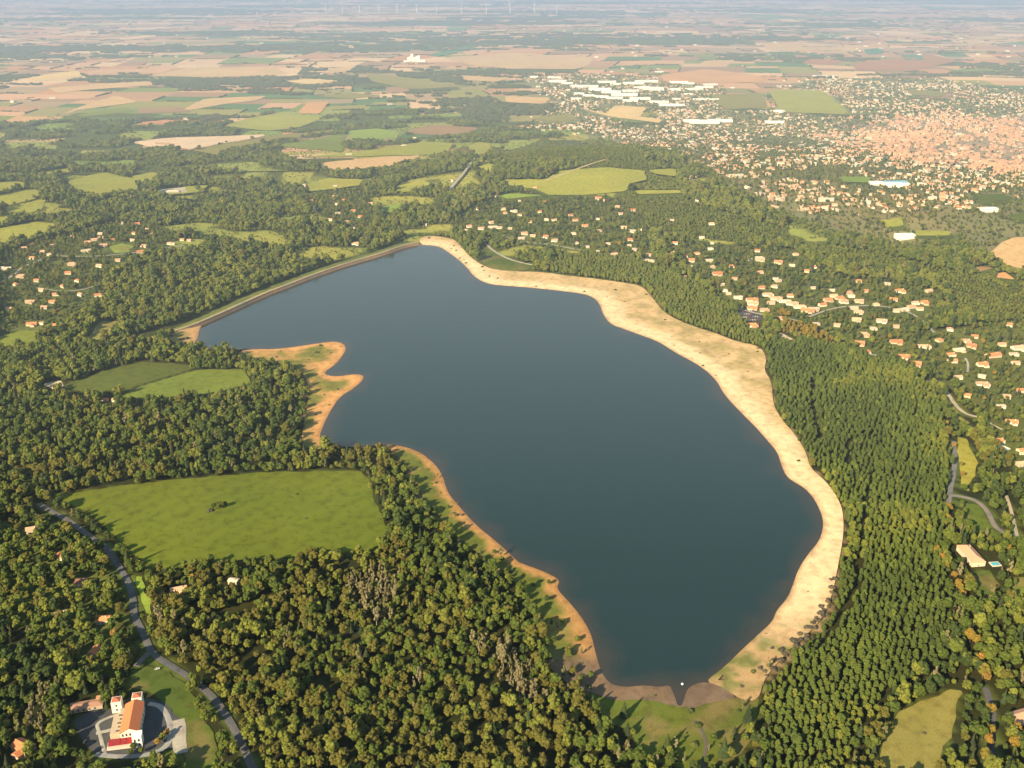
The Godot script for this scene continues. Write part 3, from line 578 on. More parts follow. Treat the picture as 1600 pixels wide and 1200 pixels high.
func house(called: String, label: String, group: String, x: float, z: float, l: float, w: float, turn: float, style: int, rng: RandomNumberGenerator, storeys := 1.3, details := 0) -> Node3D:
	var h := thing(called, label, "house", on_land(x, z), turn, group)
	if z < -1100.0 and x < 150.0:
		l *= .90
		w *= .92
	var eave := 2.9 * storeys
	var hip: bool = rng.randf() < .3
	var rise := w * (.25 if style != 3 else .14)
	var white: StandardMaterial3D = [paint(.68, .59, .46), paint(.58, .48, .36), paint(.72, .66, .56), paint(.50, .40, .30)][rng.randi() % 4]
	put("wall", wall_mesh(l, w, eave, rise, hip), white, h)
	var roof := put("roof", roof_mesh(l, w, eave, rise, hip), roof_color(style, rng), h)
	if details > 0 or l > 12.0:
		var st := begin()
		box(st, Vector3(l * .22, eave, w * .12), Vector3(l * .22 + .9, eave + rise + 1.1, w * .12 + .8))
		put("chimney", done(st), white, roof)
	if details > 0:
		var n := int(l / 3.6)
		for k in n:
			var wx := -l / 2 + (k + .5) * l / n
			var st := begin()
			if k == n / 2:
				box(st, Vector3(wx - .55, 0, w / 2 - .05), Vector3(wx + .55, 2.1, w / 2 + .06))
				put("door", done(st), paint(.16, .09, .05), h)
				continue
			box(st, Vector3(wx - .6, 1.0, w / 2 - .05), Vector3(wx + .6, 2.3, w / 2 + .06))
			put("window", done(st), paint(.05, .06, .07, .2), h)
		for s in [-1.0, 1.0]:
			var st := begin()
			box(st, Vector3(s * l / 2 - .06, 1.0, -.7), Vector3(s * l / 2 + .06, 2.3, .7))
			put("window", done(st), paint(.05, .06, .07, .2), h)
	# a lower wing on larger houses
	if l > 15.0 and w < 13.0:
		var lw := l * .45
		var wing := MeshInstance3D.new()
		wing.name = "wing"
		wing.mesh = wall_mesh(lw, w * .7, eave * .72, rise * .7, hip)
		wing.material_override = white
		wing.position = Vector3(l * .18, 0, w * .62)
		wing.rotation.y = PI / 2
		h.add_child(wing, true)
		put("roof", roof_mesh(lw, w * .7, eave * .72, rise * .7, hip), roof.material_override, wing)
	fill_disc(x, z, maxf(l, w) * .5 + 4.0, 1)
	# open ground before the sunlit front, so that the trees stand back from it
	fill_disc(x, z + w * .5 + 6.0, l * .5 + 1.0, 1)
	if z > -1100.0: fill_disc(x, z + w * .5 + 9.0, l * .5 + 2.0, 1)
	if z < -1100.0: fill_disc(x, z + w * .5 + 17.0, l * .5 + 5.0, 1)
	return h

# ---------------------------------------------------------------- trees
func ball(st: SurfaceTool, c: Vector3, r: Vector3, rng: RandomNumberGenerator, tone: float, rough := .22, fine := false):
	var ico := IcosphereLike.points(fine)
	var moved := []
	for p in ico[0]:
		moved.append(c + (p as Vector3) * r * (1.0 + rng.randf_range(-rough, rough)))
	st.set_color(Color(tone, tone, tone * .95))
	for f in ico[1]:
		for k in 3:
			st.add_vertex(moved[f[k]])

class IcosphereLike:
	static var kept := {}
	static func points(fine: bool) -> Array:
		if kept.has(fine): return kept[fine]
		var g := (1.0 + sqrt(5.0)) / 2.0
		var p := []
		for v in [[-1, g, 0], [1, g, 0], [-1, -g, 0], [1, -g, 0], [0, -1, g], [0, 1, g], [0, -1, -g], [0, 1, -g], [g, 0, -1], [g, 0, 1], [-g, 0, -1], [-g, 0, 1]]:
			p.append(Vector3(v[0], v[1], v[2]).normalized())
		var f := [[0, 11, 5], [0, 5, 1], [0, 1, 7], [0, 7, 10], [0, 10, 11], [1, 5, 9], [5, 11, 4], [11, 10, 2], [10, 7, 6], [7, 1, 8], [3, 9, 4], [3, 4, 2], [3, 2, 6], [3, 6, 8], [3, 8, 9], [4, 9, 5], [2, 4, 11], [6, 2, 10], [8, 6, 7], [9, 8, 1]]
		for t in (2 if fine else 1):
			var mid := {}
			var g2 := []
			for tri in f:
				var m := []
				for k in 3:
					var a: int = tri[k]
					var b: int = tri[(k + 1) % 3]
					var key := mini(a, b) * 1000 + maxi(a, b)
					if not mid.has(key):
						mid[key] = p.size()
						p.append(((p[a] + p[b]) / 2.0).normalized())
					m.append(mid[key])
				g2.append_array([[tri[0], m[0], m[2]], [tri[1], m[1], m[0]], [tri[2], m[2], m[1]], [m[0], m[1], m[2]]])
			f = g2
		var out := []
		for tri in f:      # clockwise from outside
			out.append([tri[0], tri[2], tri[1]])
		kept[fine] = [p, out]
		return kept[fine]

func leaves(st: SurfaceTool, c: Vector3, r: Vector3, n: int, size: float, rng: RandomNumberGenerator):
	for i in n:
		var u := Vector3(rng.randfn(), rng.randfn(), rng.randfn()).normalized()
		var p := c + u * r * rng.randf_range(.92, 1.12)
		var t := Vector3(rng.randfn(), rng.randfn(), rng.randfn()).normalized() * size * rng.randf_range(.6, 1.3)
		var s := t.cross(Vector3(rng.randfn(), rng.randfn(), rng.randfn())).normalized() * size * rng.randf_range(.4, .9)
		var tone := rng.randf_range(.75, 1.25)
		st.set_color(Color(tone, tone, tone))
		for q in [p - t, p + s, p + t]: st.add_vertex(q)

# lumps: [[centre, radius], ...] -> a crown of uneven leafy lumps
func crown_mesh(kind: String, seed_: int) -> ArrayMesh:
	var rng := RandomNumberGenerator.new()
	rng.seed = seed_
	var st := begin()
	match kind:
		"broadleaf":
			var wide := rng.randf_range(3.3, 4.7)
			var tall := rng.randf_range(3.2, 5.6)
			var lean := Vector3(rng.randf_range(-.8, .8), 0, rng.randf_range(-.8, .8))
			ball(st, Vector3(0, 7.6, 0), Vector3(wide * .62, tall * .68, wide * .62), rng, .9, .2)
			for i in 24:
				var a := i * 2.4 + rng.randf_range(-.6, .6)
				var up := rng.randf_range(-.6, 1.0)
				var out := sqrt(1.0 - minf(1.0, up * up) * .9) * rng.randf_range(.7, 1.15)
				var c := Vector3(cos(a) * out * wide * .76, 7.8 + up * tall * .85, sin(a) * out * wide * .76) + lean * (up + .6)
				var r := rng.randf_range(.75, 1.75)
				ball(st, c, Vector3(r, r * .8, r), rng, rng.randf_range(.70, 1.28), .3)
				leaves(st, c, Vector3(r, r * .85, r) * 1.1, 18, .55, rng)
		"pine":
			var tall := rng.randf_range(12.0, 13.5)
			for i in 15:
				var t := (i + .5) / 15.0
				var reach := 2.7 * sqrt(maxf(0.05, 1.0 - pow((t - .45) / .6, 2.0)))
				var a := i * 2.4
				var c := Vector3(cos(a) * reach * .5, 4.2 + (tall - 4.2) * t, sin(a) * reach * .5)
				var r := reach * rng.randf_range(.5, .72)
				ball(st, c, Vector3(r, r * .9, r), rng, rng.randf_range(.78, 1.2), .25)
				leaves(st, c, Vector3(r, r * .8, r), 10, .35, rng)
		"slender":
			for i in 12:
				var t := i / 11.0
				var c := Vector3(rng.randf_range(-1, 1) * 1.7, 5.5 + 10.0 * t, rng.randf_range(-1, 1) * 1.7)
				var r := rng.randf_range(.8, 1.5) * (1.15 - .5 * t)
				ball(st, c, Vector3(r, r * 1.25, r), rng, rng.randf_range(.8, 1.25), .28)
				leaves(st, c, Vector3(r, r * 1.25, r), 16, .45, rng)
		"bush":
			for i in 6:
				var a := i * 1.1
				var r := rng.randf_range(.8, 1.4)
				var c := Vector3(cos(a) * 1.2, r * .75, sin(a) * 1.2) if i else Vector3(0, 1.4, 0)
				ball(st, c, Vector3(r, r * .9, r), rng, rng.randf_range(.8, 1.2), .25)
				leaves(st, c, Vector3(r, r * .9, r), 12, .35, rng)
		"conifer":
			for i in 9:
				var t := i / 8.0
				var r := 2.6 * (1.0 - t) + .4
				ball(st, Vector3(rng.randf_range(-.2, .2), 2.2 + 10.5 * t, rng.randf_range(-.2, .2)), Vector3(r, 1.25, r), rng, rng.randf_range(.82, 1.15), .25)
				leaves(st, Vector3(0, 2.2 + 10.5 * t, 0), Vector3(r, 1.2, r), 14, .45, rng)
		"grove":
			for i in 13:
				var a := i * 2.4
				var q := 3.3 * sqrt(float(i))
				var r := rng.randf_range(3.4, 5.0)
				ball(st, Vector3(cos(a) * q, r + rng.randf_range(2.0, 4.5), sin(a) * q), Vector3(r, r * 1.15, r), rng, rng.randf_range(.75, 1.2), .22)
		"woodlot":
			for i in 26:
				var a := i * 2.4
				var q := 8.0 * sqrt(float(i))
				var r := rng.randf_range(7.0, 11.0)
				ball(st, Vector3(cos(a) * q, 5.0, sin(a) * q * .7), Vector3(r, rng.randf_range(6.0, 11.0), r), rng, rng.randf_range(.75, 1.2), .2)
		"hedge":
			for i in 11:
				var r := rng.randf_range(3.0, 5.5)
				ball(st, Vector3((i - 5) * 5.6, r * .8, rng.randf_range(-1.5, 1.5)), Vector3(r, r, r), rng, rng.randf_range(.75, 1.2), .22)
	return done(st)

func trunk_mesh(kind: String) -> ArrayMesh:
	var st := begin()
	match kind:
		"pine":
			tube(st, Vector3(0, -1, 0), Vector3(0, 12, 0), .28, .1, 5)
		"slender":
			tube(st, Vector3(0, -1, 0), Vector3(.2, 8, 0), .26, .16, 5)
			tube(st, Vector3(.2, 8, 0), Vector3(-.5, 15, .4), .16, .05, 5)
			for k in 5:
				tube(st, Vector3(.1, 4.0 + k * 1.6, 0), Vector3(cos(k * 2.1) * 2.0, 7.5 + k * 1.7, sin(k * 2.1) * 2.0), .1, .03, 4)
		"conifer":
			tube(st, Vector3(0, -1, 0), Vector3(0, 9, 0), .25, .1, 5)
		_:
			tube(st, Vector3(0, -1, 0), Vector3(0, 5, 0), .36, .22, 6)
			for k in 4:
				tube(st, Vector3(0, 4.2, 0), Vector3(cos(k * 1.6) * 2.2, 8.0, sin(k * 1.6) * 2.2), .18, .06, 4)
	return done(st)

func leafy(c: Color) -> StandardMaterial3D:
	var key := "leaf %.3f %.3f %.3f" % [c.r, c.g, c.b]
	if not mats.has(key):
		var m := StandardMaterial3D.new()
		m.vertex_color_use_as_albedo = true
		m.albedo_color = lin(c.r, c.g, c.b)
		m.roughness = .8
		m.metallic_specular = .25
		mats[key] = m
	return mats[key]

var TINTS := {
	"broadleaf": [Color(.064, .088, .017), Color(.088, .108, .020), Color(.098, .092, .020), Color(.128, .140, .026), Color(.044, .064, .018)],
	"pine": [Color(.070, .094, .020), Color(.084, .106, .022), Color(.054, .074, .018), Color(.106, .118, .025), Color(.062, .078, .022)],
	"slender": [Color(.15, .13, .065), Color(.12, .115, .05), Color(.17, .145, .085), Color(.10, .105, .04), Color(.14, .12, .06)],
	"bush": [Color(.058, .070, .02), Color(.075, .085, .025), Color(.09, .075, .05), Color(.07, .062, .05), Color(.05, .062, .02)],
	"conifer": [Color(.030, .045, .018), Color(.040, .058, .023), Color(.026, .040, .020), Color(.046, .062, .018), Color(.036, .048, .022)],
	"orange": [Color(.20, .135, .025), Color(.18, .13, .022), Color(.23, .14, .028), Color(.15, .125, .024), Color(.19, .12, .028)],
}
const TINT_WORDS := {
	"broadleaf": ["dark green", "olive green", "brownish green", "yellow green", "deep green"],
	"pine": ["mid green", "olive green", "dark green", "light green", "dull green"],
	"slender": ["pale beige", "grey green", "whitish", "thin green", "straw coloured"],
	"bush": ["green", "olive", "reddish grey", "grey", "dark green"],
	"conifer": ["dark", "bluish green", "blackish green", "green", "deep green"],
	"orange": ["orange", "golden", "bright orange", "yellowish", "rusty"],
}
var crowns := {}
var trunks := {}
var planted := {}      # kind -> [x, z, scale, turn, tint, height stretch, cover code]

func plant(kind: String, x: float, z: float, s: float, rng: RandomNumberGenerator, code: int, tint := -1):
	if not planted.has(kind): planted[kind] = []
	planted[kind].append([x, z, s, rng.randf() * TAU, tint if tint >= 0 else rng.randi() % 5, (rng.randf_range(.85, 1.15) if kind == "pine" else rng.randf_range(.8, 1.32)) * (1.0 - .42 * ss(1700, 5000, -z)), code])

func r_bush(rng: RandomNumberGenerator) -> bool:
	return rng.randf() < .05

func scatter(rng: RandomNumberGenerator):
	for pass_ in 2:
		var d := 575.0
		while d < 8600.0:
			var grow := 1.0 + ss(1800, 6500, d) * .45
			var fuller := 1.0 + ss(1200, 2200, d) * .22
			var step := (6.3 if pass_ else 7.5) * grow
			var half := .53 * (d * .925 + 240.0) + 90.0
			var x := -half
			while x < half:
				var px := x + rng.randf_range(-.36, .36) * step
				var pd := d + rng.randf_range(-.36, .36) * step
				x += step
				var code := cover_at(px, -pd)
				if code == 11 and pd < 3900.0 and rng.randf() < .45 and not pass_:
					plant("broadleaf", px, -pd, grow * rng.randf_range(.5, 1.0), rng, 0, [1, 3, 0][rng.randi() % 3])
				if code in [11, 1, 3, 15, 16]: continue
				if code == 17:
					if r_bush(rng): plant("broadleaf", px, -pd, grow * .5, rng, 0, 1)
					continue
				if (code in [5, 9, 10, 4, 13]) != (pass_ == 1): continue
				var big := grow * (rng.randf_range(.85, 1.15) if pass_ else .62 + .78 * pow(rng.randf(), 1.1)) * (.96 if pass_ else .95) * fuller
				var r := rng.randf()
				var patch := mottle.get_noise_2d(px * .8, pd * .8) * .7 + broad.get_noise_2d(px * 1.3, pd * 1.3) * .8 + rng.randf_range(-.35, .35)
				if code in [0, 6] and pd < 1500.0 and mottle.get_noise_2d(px * 5.0, pd * 5.0) > .27: continue      # gaps in the canopy
				big *= 1.0 + .45 * mottle.get_noise_2d(px * 2.6 + 800.0, pd * 2.6)
				var tint := clampi(int((patch + .6) / 1.2 * 5.0), 0, 4)
				match code:
					0:
						if r < .70: plant("broadleaf", px, -pd, big, rng, code, ([4, 0, 0, 1, 2][tint] if pd < 1400.0 else [1, 1, 0, 3, 3][tint]) if r > .12 else 3)
						elif r < .86: plant("pine", px, -pd, big * .85, rng, code)
						elif r < .92: plant("conifer", px, -pd, big, rng, code)
						elif r < .945: plant("slender", px, -pd, big * .9, rng, code)
						else: plant("broadleaf", px, -pd, big * 1.3, rng, code)
					6:
						if r < .93: plant("broadleaf", px, -pd, big * .95, rng, code, [0, 1, 2, 2, 3][clampi(tint + rng.randi_range(-1, 1), 0, 4)])
						elif r < .97: plant("conifer", px, -pd, big * .95, rng, code)
						else: plant("slender", px, -pd, big * .9, rng, code)
					12:
						if r < .85: plant("slender", px, -pd, big * .95, rng, code)
						else: plant("broadleaf", px, -pd, big * .8, rng, code)
					2:
						if r < (.80 if pd < 1050.0 else .40): plant("broadleaf", px, -pd, big * (.98 if pd < 1050.0 else .58), rng, code)
						elif r < .46: plant("conifer", px, -pd, big * .75, rng, code)
						elif r < .52: plant("pine", px, -pd, big * .62, rng, code)
						elif r < .527: plant("orange", px, -pd, big * .6, rng, code)
						elif r < .66: plant("bush", px, -pd, big, rng, code)
					7:
						plant("orange", px, -pd, big * .75, rng, code, [1, 3, 3, 1, 4][rng.randi() % 5])
					8, 14:
						if r < (.24 if code == 8 else .06): plant("broadleaf", px, -pd, big * .52, rng, code)
						elif r < .27 and code == 8: plant("conifer", px, -pd, big * .6, rng, code)
					5:
						if patch > .55: plant("broadleaf", px, -pd, big * .8, rng, code, 3)
						else: plant("pine", px, -pd, big * .9, rng, code, [2, 2, 0, 0, 1][tint] if r < .93 else 1)
					10:
						plant("pine", px, -pd, big * .82, rng, code, [0, 1, 3, 1, 3][tint])
					9:
						if r < .8: plant("broadleaf", px, -pd, big * .5, rng, code, [1, 3, 1, 0, 3][tint])
					4:
						if r < (.010 if px > -60.0 and (px > 260.0 or pd > 1200.0) else .05): plant("bush", px, -pd, big * rng.randf_range(.5, 1.3), rng, code)
					13:
						if r < .7: plant("bush", px, -pd, big * 1.3, rng, code, 2 + rng.randi() % 2)
			d += step

func place_of(x: float, z: float, code: int) -> String:
	match code:
		5: return "in the right bank pine wood" if -z > 900 else "in the pines by the olive meadow" if x > 300 else "in the pines right of the inlet"
		6: return "in the oaks near the villa road" if x < -190 else "in the oaks near the left bank" if x > -60 else "in the middle of the oak wood"
		10: return "in the strip behind the beach"
		12: return "in the pale stand" if x > -60 else "in the smaller pale stand"
		13: return "on the shaded beach edge"
		4: return "on the bare lake shore"
		7: return "in the row behind the car park"
		2: return "in the lower left gardens" if x < -200 and -z < 1000 else "in the hamlet gardens"
	if x < -100 and -z < 980: return "in the wood round the villa"
	if x < 0 and -z < 1400: return "between the meadow and the lake" if x > -260 else "left of the meadow"
	if x > 250 and -z < 1000: return "in the lower right wood"
	if -z < 900: return "beside the inlet"
	return "in the forest beyond the meadow"

func edge_of(x: float, z: float) -> String:
	var near := {}
	for k in 8:
		for r in [9.0, 18.0]:
			near[cover_at(x + cos(k * TAU / 8) * r, z + sin(k * TAU / 8) * r)] = true
	for e in [[16, "beside the road "], [4, "by bare shore "], [3, "over the water "], [1, "beside open grass "], [12, "near pale stems "], [7, "by autumn trees "]]:
		if near.has(e[0]): return e[1]
	return ""

func single_tree(kind: String, x: float, z: float, s: float, turn: float, tint: int, stretch: float, label: String, group: String, variant := 0) -> Node3D:
	var shape := "broadleaf" if kind == "orange" else kind
	var called: String = {"broadleaf": "broadleaf_tree", "pine": "pine_tree", "slender": "slender_tree", "bush": "bush", "conifer": "conifer_tree", "orange": "autumn_tree"}[kind]
	var t := thing(called, label, "bush" if kind == "bush" else "tree", on_land(x, z), turn, group)
	t.scale = Vector3(s, s * stretch, s)
	if kind != "bush":
		put("trunk", trunks[shape], paint(.36, .31, .25) if kind == "slender" else paint(.10, .075, .055), t)
	put("crown", crowns[shape][variant % crowns[shape].size()], leafy(TINTS[kind][tint]), t)
	return t

func mass(called: String, label: String, meshes: Array, rows: Array, tints: Array, group := ""):
	var root := Node3D.new()
	root.name = numbered(called)
	add_child(root)
	tag(root, label, "wood", group, "stuff")
	for v in meshes.size():
		var mine := []
		for i in range(v, rows.size(), meshes.size()): mine.append(rows[i])
		if mine.is_empty(): continue
		var mm := MultiMesh.new()
		mm.transform_format = MultiMesh.TRANSFORM_3D
		mm.use_colors = true
		mm.mesh = meshes[v]
		mm.instance_count = mine.size()
		for i in mine.size():
			var r: Array = mine[i]
			var b := Basis(Vector3.UP, r[3]).scaled(Vector3(r[2], r[2] * r[5], r[2]))
			mm.set_instance_transform(i, Transform3D(b, on_land(r[0], r[1], -.3)))
			var k := .86 + .28 * fposmod(r[0] * 7.31 + r[1] * 3.77, 1.0)
			var c: Color = tints[r[4]]
			mm.set_instance_color(i, Color(c.r * k, c.g * k, c.b * k))
		var o := MultiMeshInstance3D.new()
		o.name = "crowns"
		o.multimesh = mm
		o.material_override = leafy(Color(1, 1, 1))
		o.set_meta("kind", "stuff")
		root.add_child(o, true)

func woods():
	var eye := Vector2(0, 0)
	for kind in planted:
		var rows: Array = planted[kind]
		rows.sort_custom(func(a, b): return a[1] > b[1])
		var limit: int = {"broadleaf": 285, "pine": 260, "slender": 110, "bush": 40, "conifer": 90, "orange": 30}[kind]
		var rest := []
		var n := 0
		for r in rows:
			var d: float = -r[1]
			var inside: bool = absf(r[0]) < .49 * (d * .925 + 236.0) and d > 672.0
			if n < limit and inside and r[6] != 13:
				n += 1
				var where := place_of(r[0], r[1], r[6])
				var noun: String = {"broadleaf": "broadleaved tree", "pine": "pine tree", "slender": "slender tree", "bush": "bush", "conifer": "pointed conifer", "orange": "autumn tree"}[kind]
				var build: String = "tall " if r[5] > 1.15 else "low spreading " if r[5] < .88 else "big " if r[2] > 1.15 else "small " if r[2] < .85 else ""
				var edge := edge_of(r[0], r[1])
				single_tree(kind, r[0], r[1], r[2], r[3], r[4], r[5], "%s%s %s %s%s" % [build, TINT_WORDS[kind][r[4]], noun, edge, where], "%s%s %ss %s%s" % [build, TINT_WORDS[kind][r[4]], noun, edge, where], n)
			else:
				rest.append(r)
		var shape: String = "broadleaf" if kind == "orange" else kind
		mass({"broadleaf": "broadleaf_forest", "pine": "pine_forest", "slender": "pale_woodland", "bush": "scrub_vegetation", "conifer": "conifer_forest", "orange": "autumn_woodland"}[kind],
			{"broadleaf": "green and olive broadleaved forest round the lake and hamlets", "pine": "green pine forest along the right bank and hills", "slender": "scattered pale slender trees through the forest", "bush": "low grey green scrub on shores and in gardens", "conifer": "dark pointed conifers scattered through the forest", "orange": "orange autumn trees scattered among the gardens"}[kind], crowns[shape], rest, TINTS[kind])

# ---------------------------------------------------------------- farmland of parcels
func warp(x: float, d: float) -> Vector2:
	return Vector2(x + 260.0 * sin(d / 1700.0 + .5) + 130.0 * sin(x / 900.0 + d / 700.0), d + 210.0 * sin(x / 1900.0 + 1.0) + 80.0 * sin(x / 620.0 + .3) + 60.0 * sin(d / 800.0 + x / 500.0))

func farmland(rng: RandomNumberGenerator):
	var todo := [[-16500.0, 3350.0, 16500.0, 30500.0]]
	var v := PackedVector3Array()
	var col := PackedColorArray()
	var idx := PackedInt32Array()
	var groves := []
	var lots := []
	var rows := []
	var farms := []
	var soil := [Color(.52, .30, .16), Color(.58, .37, .23), Color(.42, .23, .13), Color(.56, .32, .19), Color(.32, .19, .12), Color(.64, .43, .25), Color(.36, .25, .15), Color(.50, .24, .12)]
	var crop := [Color(.19, .22, .06), Color(.26, .24, .07), Color(.10, .17, .06), Color(.28, .24, .09)]
	while todo:
		var r: Array = todo.pop_back()
		var w: float = r[2] - r[0]
		var h: float = r[3] - r[1]
		var mid: float = (r[1] + r[3]) * .5
		var side: float = 190.0 + mid * .013
		var near_x := minf(absf(r[0]), absf(r[2])) if r[0] * r[2] > 0.0 else 0.0
		if near_x > r[3] * .66 + 700.0: continue
		if w > side * rng.randf_range(1.0, 2.3) or h > side * rng.randf_range(.8, 1.9):
			var t := rng.randf_range(.33, .67)
			if w > h * rng.randf_range(.8, 1.3):
				todo.append([r[0], r[1], r[0] + w * t, r[3]])
				todo.append([r[0] + w * t, r[1], r[2], r[3]])
			else:
				todo.append([r[0], r[1], r[2], r[1] + h * t])
				todo.append([r[0], r[1] + h * t, r[2], r[3]])
			continue
		var c := warp((r[0] + r[2]) * .5, mid)
		var code := cover_at(c.x, -c.y)
		var n1 := broad.get_noise_2d(c.x * .09, c.y * .2)
		var n2 := broad.get_noise_2d(c.x * .05 + 5000.0, c.y * .17)
		var color: Color = soil[rng.randi() % soil.size()] if rng.randf() < .50 + n1 * .7 + ss(5500, 9500, c.y) * .34 else crop[rng.randi() % crop.size()]
		var thr := .30 - .17 * (1.0 - ss(6500, 9500, c.y)) * (1.0 if c.x < 300.0 else .3)
		var wood: bool = n2 + rng.randf_range(-.25, .25) > thr + .30
		if code == 8 or code == 14: color = Color(.21, .205, .09) if code == 8 else Color(.34, .25, .17)
		elif code == 17: color = [Color(.26, .28, .065), Color(.34, .30, .08), Color(.48, .33, .17), Color(.20, .26, .055)][rng.randi() % 4]
		elif code != 11 and code != 1: color = Color(.085, .10, .028)
		elif wood: color = Color(.055, .06, .025)
		var m := clampi(int(maxf(w, h) / 110.0), 1, 5)
		var first := v.size()
		for j in m + 1:
			for i in m + 1:
				var q := warp(lerpf(r[0], r[2], float(i) / m), lerpf(r[1], r[3], float(j) / m))
				v.append(on_land(q.x, -q.y))
				col.append(varied(color, q.x * .5, q.y * .5, .35))
		for j in m:
			for i in m:
				var a := first + j * (m + 1) + i
				idx.append_array([a, a + m + 1, a + 1, a + 1, a + m + 1, a + m + 2])
		if code != 11: continue
		var far := c.y > 8200.0
		var each := 2600.0 if far else 420.0
		for k in int(w * h / each):
			var q := warp(rng.randf_range(r[0], r[2]), rng.randf_range(r[1], r[3]))
			if cover_at(q.x, -q.y) != 11: continue
			if wood or broad.get_noise_2d(q.x * .05 + 5000.0, q.y * .17) + mottle.get_noise_2d(q.x * .35, q.y * .9) * .45 > thr:
				(lots if far else groves).append([q.x, -q.y, rng.randf_range(.6, 1.15), rng.randf() * TAU, rng.randi() % 5, rng.randf_range(.8, 1.1), 11])
		if not wood:
			for e in 2:
				if rng.randf() < .46:
					var long: float = w if e else h
					var k := 0.0
					var from := rng.randf_range(0, .4) * long
					var to := rng.randf_range(.5, 1.0) * long
					k = from
					while k < to:
						var q := warp(r[0] + k, r[1]) if e else warp(r[0], r[1] + k)
						var q2 := warp(r[0] + k + 5.0, r[1]) if e else warp(r[0], r[1] + k + 5.0)
						k += 52.0
						if cover_at(q.x, -q.y) == 11:
							rows.append([q.x, -q.y, rng.randf_range(.55, 1.15), atan2(q2.y - q.y, q2.x - q.x), rng.randi() % 5, rng.randf_range(.7, 1.2), 11])
			if rng.randf() < .35:
				var q := warp(lerpf(r[0], r[2], rng.randf()), lerpf(r[1], r[3], rng.randf()))
				for k in rng.randi_range(1, 3):
					if cover_at(q.x, -q.y) == 11:
						rows.append([q.x + rng.randfn() * 30.0, -q.y + rng.randfn() * 40.0, .6, rng.randf() * TAU, rng.randi() % 5, 1.0, 11])
			if rng.randf() < .11 + (.2 if c.x > 600.0 else 0.0):
				var q := warp(lerpf(r[0], r[2], .5), r[1] + 10.0)
				if cover_at(q.x, -q.y) == 11: farms.append([q.x, -q.y, rng.randf_range(1.0, 2.0), rng.randf() * TAU, 0, .8, 11])
	tag(put("farmland", net(v, col, idx), sheet), "patchwork of tan and pink stubble fields fading into haze", "farmland", "", "structure")
	var greens := [Color(.055, .065, .024), Color(.065, .075, .025), Color(.05, .062, .026), Color(.075, .08, .028), Color(.058, .06, .03)]
	mass("woodland", "dark woods between the fields before the town", [crown_mesh("grove", 61), crown_mesh("grove", 62)], groves, greens)
	mass("distant_woodland", "far bluish woods on the hazy plain", [crown_mesh("woodlot", 63), crown_mesh("woodlot", 64)], lots, greens)
	mass("hedgerow_vegetation", "dark hedgerows between the far fields", [crown_mesh("hedge", 65), crown_mesh("hedge", 66)], rows, greens)
	many_houses("distant_farmhouses", "white farmhouses dotted over the far plain", farms, 3)

func many_houses(called: String, label: String, rows: Array, kind: int, parent: Node = null):
	var root := parent
	if root == null:
		root = Node3D.new()
		root.name = numbered(called)
		add_child(root)
		tag(root, label, "houses", "", "stuff")
	var size: Array = [[12.0, 9.0, 5.2, 1.8, false], [15.0, 10.0, 4.6, 1.7, true], [17.0, 11.0, 8.5, 2.0, false], [20.0, 11.0, 6.5, 1.5, false]][kind]
	var am := wall_mesh(size[0], size[1], size[2], size[3], size[4])
	var rm := roof_mesh(size[0], size[1], size[2], size[3], size[4])
	for part in 2:
		var mm := MultiMesh.new()
		mm.transform_format = MultiMesh.TRANSFORM_3D
		mm.mesh = rm if part else am
		mm.instance_count = rows.size()
		for i in rows.size():
			var r: Array = rows[i]
			mm.set_instance_transform(i, Transform3D(Basis(Vector3.UP, r[3]).scaled(Vector3(r[2], r[2] * r[5], r[2])), on_land(r[0], r[1])))
		var o := MultiMeshInstance3D.new()
		o.name = "roofs" if part else "walls"
		o.multimesh = mm
		o.material_override = ([paint(.52, .23, .12), paint(.56, .34, .22), paint(.54, .28, .17), paint(.52, .47, .40)][kind]) if part else ([paint(.48, .38, .28), paint(.54, .45, .34), paint(.42, .28, .20), paint(.54, .48, .40)][kind])
		o.set_meta("kind", "stuff")
		root.add_child(o, true)

